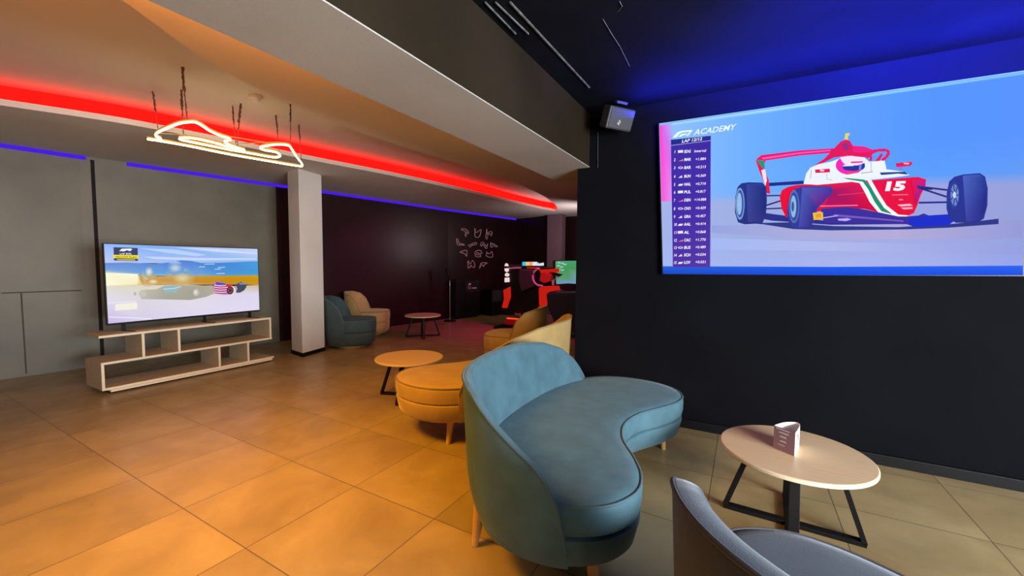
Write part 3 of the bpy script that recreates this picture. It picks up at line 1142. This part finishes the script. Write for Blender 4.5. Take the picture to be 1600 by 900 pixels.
# timing tower
pc.grid([[(1049, 219.6), (1111, 213.4)], [(1050.5, 317), (1110.5, 317)], [(1052, 417), (1110, 417.5)]], [[(65, 45, 165), (62, 40, 160)], [(66, 40, 170), (70, 45, 165)], [(80, 50, 165), (85, 55, 165)]])
pc.grid([[(1049, 219.6), (1111, 213.4)], [(1049.5, 228), (1111, 220.5)]], [[(35, 45, 140), (45, 40, 140)]]*2)
pc.line([(1049.5, 228.4), (1111, 220.9)], .7, (190, 190, 250))
pc.text('LAP 12/12', 1065.5, 224.3, 4.6, (1, -.125), (250, 250, 255), .2, 32, .02)
ROWS = [('1', 'EDG', 'Interval'), ('2', 'MAR', '+1.884'), ('3', 'BAR', '+0.213'), ('4', 'BUH', '+0.369'), ('5', 'HAL', '+0.710'), ('6', 'PUL', '+0.817'), ('7', 'DEN', '+14.888'), ('8', 'CHO', '+0.429'),
        ('9', 'GRA', '+0.457'), ('10', 'AAL', '+0.414'), ('11', 'AL', '+0.868'), ('12', 'CAC', '+1.770'), ('13', 'BUS', '+0.489'), ('14', 'SCH', '+0.034'), ('15', 'LOV', '+0.031')]
RY = [240.5, 253, 265.5, 279, 291.5, 303.5, 316, 329, 341.5, 353.5, 366, 378, 389.5, 401, 412.5]
for k, ((a_, b_, c_), y_) in enumerate(zip(ROWS, RY)):
    sl = (1, -.055+.055*k/14)
    h_ = 4.3
    pc.text(a_, 1053.5, y_, h_, sl, (250, 245, 255), .2, 2.6 if len(a_) == 1 else 5, .02)
    fl = ((235, 235, 255), (240, 120, 150), (225, 225, 250), (235, 230, 250), (235, 235, 255))[k % 5]
    if k % 5 in (0, ):
        pc.poly([(1060, y_-.4), (1068, y_-.9), (1068, y_-4.9), (1060, y_-4.4)], fl)
    elif k % 5 == 1:
        pc.poly([(1060, y_+.1), (1068, y_-.4), (1068, y_-3.4), (1065, y_-1.8)], fl)
    elif k % 5 == 2:
        pc.ell(1064.2, y_-2.3, 4, 1.8, fl)
        pc.ell(1064.2, y_-2.3, 2.6, .9, (90, 70, 180))
    elif k % 5 == 3:
        pc.poly([(1060.5, y_), (1066, y_-4), (1067, y_-.4)], fl)
    else:
        pc.poly([(1060, y_), (1062, y_-3), (1068.5, y_-3.4), (1066.5, y_-.3)], fl)
    pc.text(b_, 1069.5, y_-.4, h_, sl, (252, 250, 255), .15, 10.5 if len(b_) == 3 else 8, .03)
    pc.text(c_, 1087 if len(c_) < 7 else 1085, y_-1.2, h_*.92, sl, (245, 235, 255), .15, 16.5 if len(c_) < 7 else 19, .02)
# channel mark: slanted F and 1 shape, then the word
WHT = (235, 252, 255)
pc.poly([(1052, 217.2), (1056, 212.5), (1060, 208.8), (1064, 207.2), (1082, 205.1), (1079.6, 207.9), (1067, 209.3), (1063, 211.2), (1058.6, 216.6)], WHT)
pc.poly([(1061, 216.2), (1064.6, 212.2), (1067, 211.4), (1074.6, 210.7), (1072.4, 213.2), (1068, 213.7), (1066, 215.6)], WHT)
pc.poly([(1072.4, 214.9), (1080.4, 206.6), (1084, 204.9), (1076.4, 214.3)], WHT)
pc.text('ACADEMY', 1084.5, 213.6, 8.6, (.985, -.134), WHT, .35, 68, .012)
pc.build('screen_picture', t, org)
# lit edges of the panel
e0, e1, e2, e3 = [p-org for p in sc_c]
bm = bmesh.new()
cyl(bm, e0+Vector((0, -.001, .006)), e1+Vector((0, -.001, .006)), .004, n=8)
obj('top_edge_light', bm, 'edgeled', t)

# ---- television on the stand
XT = -5.55
TY0, TY1, TZ0, TZ1 = 1.535, 3.025, .652, 1.478
torg = Vector((XT, (TY0+TY1)/2, zt))
t = thing('television', 'large flat television on the oak stand showing race cars in dust', 'television', torg)


def homog(src, dst):
    A_, B_ = [], []
    for (x, y), (u, v) in zip(src, dst):
        A_.append([x, y, 1, 0, 0, 0, -u*x, -u*y])
        B_.append(u)
        A_.append([0, 0, 0, x, y, 1, -v*x, -v*y])
        B_.append(v)
    n = 8
    for i in range(n):
        p_ = max(range(i, n), key=lambda r_: abs(A_[r_][i]))
        A_[i], A_[p_] = A_[p_], A_[i]
        B_[i], B_[p_] = B_[p_], B_[i]
        for r_ in range(n):
            if r_ != i:
                f_ = A_[r_][i]/A_[i][i]
                A_[r_] = [x_-f_*y_ for x_, y_ in zip(A_[r_], A_[i])]
                B_[r_] -= f_*B_[i]
    h_ = [B_[i]/A_[i][i] for i in range(n)]+[1]
    return h_


HT = homog([(20, 20), (1492, 58), (1525, 660), (68, 800)], [(0, 0), (1, 0), (1, 1), (0, 1)])


def tvmap(x, y):
    w_ = HT[6]*x+HT[7]*y+1
    u, v = (HT[0]*x+HT[1]*y+HT[2])/w_, (HT[3]*x+HT[4]*y+HT[5])/w_
    u = min(1, max(0, u))
    v = min(1, max(0, v))
    return Vector((XT+.002, TY0+.008+(TY1-TY0-.016)*u, TZ1-.008-(TZ1-TZ0-.028)*v))


obj('bezel', bx((-.035, TY0-torg.y, TZ0-torg.z), (.001, TY1-torg.y, TZ1-torg.z)), 'blackp', t, bevel=.003)
obj('rear_housing', bx((-.07, TY0+.2-torg.y, TZ0+.06-torg.z), (-.0355, TY1-.2-torg.y, TZ0+.5-torg.z)), 'blackp', t, bevel=.01)
for y_ in (TY0+.13, TY0+.86, TY1-.12):
    bm = bmesh.new()
    yl_ = y_-torg.y
    bar(bm, (-.015, yl_, .004), (.11, yl_+.05, .004), .016, .006, (0, 1, 0))
    bar(bm, (-.015, yl_, .004), (-.12, yl_+.02, .004), .016, .006, (0, 1, 0))
    bar(bm, (-.015, yl_, .004), (-.015, yl_, TZ0-zt+.01), .03, .012, (0, 1, 0))
    obj('foot', bm, 'blackp', t)
tp = Pic(tvmap, (1, 0, 0), .0003)
tp.grid([[(20, 20), (500, 32), (1000, 45), (1492, 58)], [(25, 110), (500, 110), (1000, 110), (1497, 115)], [(30, 205), (500, 205), (1000, 205), (1502, 200)]],
        [[(150, 185, 250), (130, 175, 240), (165, 195, 245), (200, 215, 250)], [(175, 195, 250), (150, 185, 245), (150, 185, 245), (185, 205, 245)], [(190, 205, 250), (170, 195, 245), (165, 195, 245), (150, 190, 240)]])
for l_, c_ in (([(350, 60), (700, 70), (1000, 120), (900, 135), (600, 100)], (185, 210, 250)), ([(700, 50), (1100, 60), (1490, 95), (1490, 110), (1100, 90)], (205, 220, 250)),
               ([(400, 140), (900, 150), (1480, 150), (1480, 165), (900, 175), (500, 165)], (200, 215, 248))):
    tp.poly(l_, c_)
tp.grid([[(30, 205), (250, 200), (500, 212), (650, 195), (760, 175), (850, 180), (950, 200), (1150, 195), (1503, 178)], [(35, 270), (250, 290), (500, 300), (650, 300), (760, 300), (850, 310), (950, 300), (1150, 310), (1508, 300)], [(35, 300), (250, 320), (500, 330), (650, 330), (760, 330), (850, 335), (950, 330), (1150, 330), (1510, 325)]],
        [[(105, 140, 215)]*3+[(85, 130, 215)]*3+[(75, 135, 215)]*2+[(70, 160, 225)], [(120, 165, 225)]*2+[(100, 160, 225)]*3+[(110, 160, 220)]*2+[(75, 150, 215), (70, 155, 220)], [(200, 210, 200)]*2+[(150, 180, 200)]*2+[(150, 170, 190)]*3+[(120, 155, 170), (130, 160, 150)]])
for x_, y_, w_ in ((930, 235, 60), (980, 208, 100), (1080, 258, 60), (1100, 300, 80), (1110, 240, 70)):
    tp.poly([(x_, y_), (x_+w_, y_-3), (x_+w_, y_+5), (x_, y_+7)], (190, 215, 240))
tp.grid([[(35, 300), (300, 325), (520, 335), (850, 328), (1200, 325), (1510, 320)], [(40, 360), (300, 370), (520, 370), (850, 375), (1200, 370), (1513, 365)], [(45, 440), (300, 425), (520, 415), (850, 415), (1200, 410), (1516, 412)]],
        [[(250, 245, 215), (240, 225, 170), (205, 165, 90), (205, 155, 50), (205, 150, 20), (210, 160, 20)], [(255, 250, 215), (245, 235, 180), (205, 150, 70), (200, 140, 50), (200, 140, 15), (205, 145, 10)], [(245, 240, 200), (225, 205, 140), (200, 170, 110), (200, 165, 100), (190, 140, 60), (195, 150, 60)]])
tp.poly([(36, 300), (345, 312), (345, 415), (40, 425)], (255, 252, 225), [(250, 248, 220), (255, 252, 225), (245, 238, 190), (255, 250, 215)])
tp.grid([[(43, 430), (400, 420), (800, 415), (1200, 430), (1516, 412)], [(48, 560), (400, 560), (800, 560), (1200, 520), (1518, 500)], [(68, 800), (400, 772), (800, 735), (1200, 692), (1525, 660)]],
        [[(225, 220, 205), (225, 215, 190), (215, 205, 185), (215, 200, 170), (205, 180, 140)], [(225, 220, 235), (220, 215, 225), (225, 220, 230), (222, 215, 235), (222, 215, 238)], [(200, 185, 230), (215, 208, 232), (222, 215, 240), (225, 218, 242), (225, 218, 242)]])
tp.poly([(135, 610), (340, 590), (345, 655), (130, 672)], (245, 240, 225))
tp.line([(70, 735), (300, 742), (480, 752)], 8, (245, 235, 255))
tp.line([(55, 600), (330, 578)], 8, (240, 235, 240))
# dust plumes


def tvbg(x, y):
    tab = [(100, (150, 185, 245)), (195, (165, 195, 245)), (215, (90, 138, 216)), (300, (105, 162, 222)), (335, (190, 165, 110)), (375, (203, 148, 60)), (410, (205, 170, 105)), (430, (220, 208, 190)), (560, (222, 215, 228))]
    for (a, b), (c, d) in zip(tab, tab[1:]):
        if y <= c:
            f = max(0, (y-a)/(c-a))
            return tuple(b[q]+(d[q]-b[q])*f for q in range(3))
    return tab[-1][1]


for (x_, y_, a_, b_, c_) in ((440, 330, 60, 85, (205, 205, 185)), (450, 290, 38, 50, (225, 225, 220)), (740, 310, 105, 75, (215, 200, 175)), (700, 250, 65, 50, (200, 210, 220)), (770, 350, 90, 55, (225, 205, 160)), (490, 385, 50, 25, (235, 225, 190))):
    tp.soft(x_, y_, a_*1.35, b_*1.3, c_, tvbg)
# dusty cars
tp.poly([(350, 500), (400, 465), (520, 460), (600, 425), (760, 418), (900, 425), (1060, 418), (1085, 440), (1080, 500), (1000, 535), (850, 565), (600, 560), (380, 558)], (180, 175, 160),
        [(215, 208, 195), (195, 190, 175), (185, 180, 165), (165, 175, 165), (175, 172, 155), (170, 165, 148), (180, 170, 150), (190, 170, 150), (185, 170, 155), (175, 168, 155), (165, 160, 148), (170, 165, 155), (190, 185, 175)])
tp.poly([(590, 440), (620, 425), (740, 425), (760, 435), (700, 495), (600, 488)], (150, 185, 190))
tp.line([(590, 460), (700, 450), (760, 430)], 10, (200, 215, 215))
tp.ell(390, 505, 35, 38, (200, 195, 185))
tp.ell(905, 490, 30, 36, (195, 190, 175))
tp.ell(900, 488, 14, 20, (225, 222, 215))
tp.ell(318, 505, 12, 18, (190, 180, 160))
tp.poly([(1075, 400), (1100, 380), (1170, 395), (1200, 425), (1290, 430), (1300, 470), (1270, 505), (1180, 512), (1085, 500), (1070, 450)], (200, 120, 180))
tp.poly([(1090, 385), (1175, 398), (1200, 412), (1100, 415)], (75, 80, 190))
for y_ in (420, 440, 462, 485):
    tp.line([(1080, y_), (1150, y_+6), (1230, y_-4)], 6, (240, 225, 240))
    tp.line([(1085, y_+9), (1150, y_+14), (1225, y_+6)], 7, (160, 40, 90))
tp.poly([(1190, 408), (1260, 412), (1245, 430), (1195, 428)], (215, 30, 60))
tp.ell(1245, 468, 42, 42, (225, 220, 225))
tp.ell(1232, 468, 34, 40, (60, 45, 55))
tp.ell(1232, 468, 24, 28, (150, 70, 70))
tp.ell(1232, 468, 12, 14, (60, 40, 50))
tp.poly([(1285, 410), (1330, 385), (1385, 400), (1390, 430), (1370, 465), (1330, 490), (1290, 492), (1300, 450)], (70, 75, 95))
tp.poly([(1320, 395), (1380, 395), (1385, 408), (1320, 410)], (130, 150, 185))
# caption box
tp.poly([(106, 52), (335, 58), (340, 184), (112, 182)], (62, 70, 105))
tp.poly([(160, 88), (185, 66), (270, 64), (285, 72), (262, 90), (235, 80), (205, 92)], (245, 245, 250))
tp.text('LAP 8/56', 165, 122, 15, (1, 0), (240, 240, 250), 0, 112, .02)
tp.poly([(104, 126), (344, 128), (344, 162), (106, 158)], (245, 225, 60))
tp.text('YELLOW FLAG', 122, 152, 14, (1, .01), (70, 65, 30), .1, 205, .02)
tp.poly([(140, 168), (312, 170), (312, 178), (140, 176)], (235, 215, 60))
tp.build('screen_picture', t, torg)
# ------------------------------------------------------------------ wall speaker
sp = Vector((-.90, 3.27, 2.44))
t = thing('wall_speaker', 'small grey box loudspeaker mounted high beside the big screen', 'speaker', sp)
ax = Vector((.565, .825, 0)).normalized()
nn = Vector((.825, -.565, 0))
tl = Matrix.Rotation(R(-18), 4, ax)
mt = Matrix((ax, -nn, Vector((0, 0, 1)))).transposed().to_4x4()
mt = Matrix.Rotation(R(22), 4, ax) @ mt
bm = bx((-.125, -.015, -.08), (.125, .08, .085))
bmesh.ops.transform(bm, matrix=mt, verts=bm.verts[:])
obj('cabinet', bm, 'dkgrey', t, bevel=.012, seg=3)
bm = bx((-.112, -.022, -.068), (.112, -.0155, .073))
bmesh.ops.transform(bm, matrix=mt, verts=bm.verts[:])
obj('grille', bm, mat('speaker_grille', (.05, .05, .055), .6, bump=.5, bscale=400), t, bevel=.002)
bm = bmesh.new()
tube([(-.03, -.024, -.035), (-.018, -.024, -.008), (-.008, -.024, -.02), (-.02, -.024, -.042)], .004, True, 6, bm)
bmesh.ops.transform(bm, matrix=mt, verts=bm.verts[:])
obj('emblem', bm, 'whitep', t)
bm = bmesh.new()
box(bm, (-.05, .02, .11), (.05, .05, .128))
bmesh.ops.transform(bm, matrix=mt, verts=bm.verts[:])
obj('bracket', bm, 'dkgrey', t)
bm = bmesh.new()
cyl(bm, (0, .05, .02), (.0, .229, .04), .018, n=14)
obj('wall_mount', bm, 'dkgrey', t, True)
tag(obj('speaker_cable', tube([at_y(934, 206, 3.492), at_y(934, 262, 3.492)], .003, False, 6), 'dkgrey'), 'thin cable on the black wall below the small speaker', 'cable')

# ------------------------------------------------------------------ rear corner
# black cabinet with white marks
p0, n, d = on_wall(722, 490)
basec = Vector((-5.80, 7.93, 0))
ang = math.atan2(d.y, d.x)
t = thing('black_cabinet', 'tall black cabinet with small white marks against the rear wall', 'cabinet', basec, ang)
# local x along wall, -y into the room
obj('body', bx((-.38, -.10, .03), (.40, .16, .93)), 'blackp', t, bevel=.015)
obj('front_panel', bx((-.10, -.108, .12), (.37, -.1005, .90)), 'black', t, bevel=.004)
obj('display_frame', prism([(-.10, -.112, .62), (.36, -.112, .62), (.36, -.112, .89), (-.10, -.112, .89)], (0, .0035, 0)), mat('cabinet_face', (.02, .02, .022), .3), t)
bm = bmesh.new()
prism([(-.02, -.116, .79), (.07, -.116, .79), (.07, -.116, .83), (.04, -.116, .835), (.0, -.116, .81)], (0, .0035, 0), bm)
tube([(-.03, -.115, .75), (.0, -.115, .75), (.0, -.115, .70), (.06, -.115, .70), (.07, -.115, .74), (.04, -.115, .745)], .006, False, 6, bm)
box(bm, (.11, -.116, .70), (.26, -.1125, .722))
obj('emblem', bm, 'whitep', t)
for x_ in (-.34, .36):
    bm = bmesh.new()
    cyl(bm, (x_, .0, 0), (x_, .0, .029), .02, n=12)
    obj('foot', bm, 'black', t)
# low grey box beyond it
t = thing('floor_speaker', 'low dark box in the corner right of the black cabinet', 'speaker', (-5.55, 8.75, 0), ang)
obj('body', bx((-.2, -.15, .0), (.22, .12, .66)), 'blackp', t, bevel=.01)
obj('grille', bx((-.17, -.158, .35), (.19, -.1505, .63)), 'dkgrey', t)
# microphone stand
mb = at_z(703, 502, 0)
t = thing('microphone_stand', 'thin microphone stand with black microphone before the black cabinet', 'microphone stand', mb)
bm = bmesh.new()
cyl(bm, (0, 0, 0), (0, 0, .025), .14, .13, 32)
obj('base', bm, 'black', t, True)
bm = bmesh.new()
cyl(bm, (0, 0, .025), (0, 0, .55), .011, n=12)
cyl(bm, (0, 0, .55), (0, 0, .95), .008, n=12)
obj('pole', bm, 'chrome', t, True)
bm = bmesh.new()
cyl(bm, (0, 0, .93), (-.02, -.03, 1.05), .016, .022, n=14)
cyl(bm, (-.02, -.03, 1.05), (-.035, -.05, 1.20), .034, .036, n=16)
obj('microphone', bm, 'black', t, True)

# track outlines painted on the rear wall
TR = {
    'hook': [(185, 165), (215, 155), (250, 165), (285, 195), (290, 220), (275, 225), (262, 200), (255, 265), (240, 245), (245, 195), (210, 180)],
    'shield': [(372, 155), (385, 165), (385, 200), (410, 205), (430, 190), (465, 170), (455, 230), (435, 270), (400, 280), (378, 255), (380, 210)],
    'fork': [(545, 160), (550, 230), (575, 205), (605, 195), (622, 215), (605, 255), (590, 225), (560, 245), (550, 300), (530, 285), (538, 220)],
    'boot': [(118, 300), (140, 310), (150, 345), (165, 365), (205, 370), (232, 385), (180, 385), (140, 385), (125, 350)],
    'bow': [(290, 385), (320, 378), (360, 360), (395, 350), (398, 375), (360, 385), (330, 392), (312, 415), (295, 400)],
    'zigzag': [(458, 385), (470, 350), (500, 350), (520, 385), (540, 405), (555, 365), (552, 400), (545, 435), (520, 420), (490, 370), (475, 400)],
    'arrow': [(598, 355), (612, 365), (625, 385), (635, 362), (660, 385), (695, 402), (680, 415), (640, 400), (605, 420)],
    'triangle': [(170, 490), (200, 470), (262, 460), (265, 500), (262, 545), (240, 515), (200, 495)],
    'helmet': [(378, 510), (385, 480), (420, 462), (460, 465), (478, 500), (440, 505), (410, 490), (400, 520), (455, 525), (455, 550), (395, 548)],
    'bag': [(545, 480), (555, 500), (590, 505), (615, 475), (625, 505), (632, 545), (600, 558), (555, 550), (535, 525), (545, 505)],
    'towers': [(275, 620), (290, 610), (300, 640), (320, 650), (335, 612), (352, 608), (375, 650), (370, 700), (340, 690), (325, 670), (310, 700), (280, 705), (285, 660)],
    'flag': [(445, 715), (455, 660), (480, 635), (550, 640), (515, 660), (495, 690), (485, 660), (465, 670)],
}
PLACE = {'hook': 'top left', 'shield': 'top middle', 'fork': 'top right', 'boot': 'far left of the second row', 'bow': 'second in the second row', 'zigzag': 'third in the second row',
         'arrow': 'far right of the second row', 'triangle': 'left of the third row', 'helmet': 'middle of the third row', 'bag': 'right of the third row', 'towers': 'lower left of the bottom row', 'flag': 'lower right of the bottom row'}
for kname, pts in TR.items():
    w = []
    for x_, y_ in pts:
        p, n, d = on_wall(700+x_/9, 340+y_/9, .006)
        w.append(p)
    c0 = sum(w, Vector())/len(w)
    o = obj('track_outline_decal', tube(crv([p-c0 for p in w], 3), .0085, True, 6), 'chalk')
    o.location = c0
    tag(o, 'white %s-shaped outline on the dark rear wall, %s' % (kname, PLACE[kname]), 'wall decal', 'track outlines on the rear wall')


# ------------------------------------------------------------------ racing simulators
def PY(l, Y, depth, m, name, par, o0, smooth=False, bevel=0):
    return obj(name, prism([at_y(x, y, Y)-o0 for x, y in l], (0, depth, 0)), m, par, smooth, bevel)


def Q(l):
    return [(770+x/7.5, 400+y/7.5) for x, y in l]


YR = 7.0
o0 = Vector((at_y(820, 505, YR).x, YR, 0))
t = thing('racing_simulator', 'black and red racing simulator cabinet in the far corner, left of the green screen', 'arcade machine', o0)
PY(Q([(125, 95), (190, 130), (340, 118), (545, 140), (560, 330), (540, 560), (330, 700), (110, 690), (105, 620), (190, 430), (125, 330)]), YR+.1, .75, 'blackp', 'cabinet_shell', t, o0, bevel=.01)
PY(Q([(120, 400), (200, 360), (205, 480), (160, 612), (104, 605), (130, 500)]), YR+.06, .035, 'redglow', 'side_panel', t, o0, bevel=.006)
PY(Q([(190, 135), (330, 125), (330, 145), (190, 152)]), YR+.06, .03, 'whitep', 'top_trim', t, o0)
PY(Q([(400, 130), (545, 135), (552, 165), (520, 150), (400, 145)]), YR+.05, .03, 'redglow', 'front_trim', t, o0)
PY(Q([(300, 150), (470, 165), (480, 360), (330, 420), (300, 300)]), YR-.02, .11, 'dkgrey', 'seat_back', t, o0, bevel=.02)
PY(Q([(160, 722), (335, 735), (335, 748), (165, 738)]), YR-.08, .03, glow('red_edge_glow', rgb(255, 70, 40), 1.3), 'glowing_strip', t, o0)
PY(Q([(150, 745), (335, 752), (335, 815), (180, 805), (120, 790)]), YR-.06, .5, 'red', 'platform', t, o0)
PY(Q([(10, 825), (330, 815), (330, 860), (10, 880)]), YR-.12, .7, 'blackp', 'plinth', t, o0)
wd = glow('lit_emblem', rgb(255, 225, 225), .9)
for k, l_ in enumerate(([(135, 118), (150, 85), (168, 90), (178, 120)], [(138, 145), (180, 143), (180, 175), (160, 190), (138, 172)], [(142, 210), (160, 198), (184, 208), (186, 230), (165, 242), (142, 232)], [(138, 255), (186, 252), (188, 305), (138, 308)])):
    PY(Q(l_), YR+.055, .03, wd, 'lit_emblem', t, o0)
for k, (x0, x1, c_) in enumerate(((345, 385, (70, 200, 235)), (387, 425, (250, 200, 130)), (427, 465, (250, 170, 110)), (467, 512, (240, 240, 250)), (515, 530, (230, 230, 250)), (535, 590, (235, 235, 250)))):
    PY(Q([(x0, 70 if k < 4 else 90), (x1, 68 if k < 4 else 78), (x1, 112), (x0, 114)]), YR+.04, .03, glow('lit_sign_%d' % k, rgb(*c_), .9), 'lit_sign_block', t, o0)
# lettering on the front
me = text_bm('next', Matrix.Identity(4), 1.0, 0)
a_ = at_y(770+258/7.5, 400+690/7.5, YR+.055)-o0
bm = bmesh.new()
bm.from_mesh(me)
bmesh.ops.transform(bm, matrix=Matrix.Translation(a_) @ Matrix.Rotation(R(90), 4, 'X') @ Matrix.Scale(.075, 4), verts=bm.verts[:])
r_ = bmesh.ops.extrude_face_region(bm, geom=bm.faces[:])
bmesh.ops.translate(bm, vec=(0, .004, 0), verts=[v for v in r_['geom'] if isinstance(v, bmesh.types.BMVert)])
obj('lettering', bm, 'print', t)

o1 = Vector((at_y(870, 505, YR-.3).x, YR-.3, 0))
t = thing('racing_simulator', 'racing simulator with red frame, navy seat and green race track on its screen', 'arcade machine', o1)
PY(Q([(535, 380), (570, 355), (760, 350), (770, 400), (630, 425), (615, 600), (560, 700), (540, 560)]), YR-.3, .09, 'redglow', 'red_frame', t, o1, bevel=.01)
PY(Q([(620, 440), (700, 425), (950, 420), (1030, 430), (1030, 900), (760, 900), (640, 600)]), YR-.36, .5, 'navy', 'seat', t, o1, bevel=.03)
PY(Q([(545, 160), (770, 145), (760, 190), (560, 200)]), YR-.1, .05, 'redglow', 'canopy_trim', t, o1)
PY(Q([(560, 205), (640, 195), (700, 230), (690, 290), (600, 320), (545, 290)]), YR-.16, .05, 'red', 'steering_console', t, o1, bevel=.01)
c0 = at_y(770+560/7.5, 400+248/7.5, YR-.19)-o1
bm = tube([c0+Vector((math.cos(k*math.pi/12)*.16, 0, math.sin(k*math.pi/12)*.16)) for k in range(7, 20)], .018, False, 8)
obj('steering_wheel', bm, 'whitep', t, True)
PY(Q([(700, 60), (720, 50), (1060, 45), (1060, 400), (820, 400), (715, 330)]), YR+.05, .05, 'blackp', 'monitor', t, o1)
gp = Pic(lambda x, y: at_y(770+x/7.5, 400+y/7.5, YR+.049), (0, -1, 0), .0006)
gp.grid([[(735, 60), (880, 57), (1050, 55)], [(735, 150), (880, 150), (1050, 150)], [(740, 270), (880, 265), (1050, 240)], [(745, 330), (880, 320), (1050, 330)]],
        [[(90, 160, 125), (70, 155, 115), (85, 160, 110)], [(80, 155, 110), (65, 150, 80), (75, 150, 80)], [(100, 150, 115), (90, 150, 110), (130, 165, 190)], [(105, 145, 190), (110, 150, 200), (120, 155, 205)]])
for x_, y_ in ((760, 75), (800, 82), (830, 95), (755, 110), (790, 125), (760, 150), (800, 160)):
    gp.poly([(x_, y_), (x_+34, y_-2), (x_+34, y_+8), (x_, y_+9)], (190, 225, 210))
gp.build('screen_picture', t, o1)
PY(Q([(750, 385), (850, 330), (960, 350), (960, 380), (850, 365)]), YR-.33, .1, 'tan', 'driver_hand_rest', t, o1) if False else None
PY(Q([(690, 290), (760, 240), (790, 235), (720, 270), (712, 345), (695, 340)]), YR-.2, .03, 'whitep', 'white_trim', t, o1)
PY(Q([(700, 190), (800, 215), (770, 240), (690, 230)]), YR-.22, .1, 'blackp', 'headrest', t, o1)
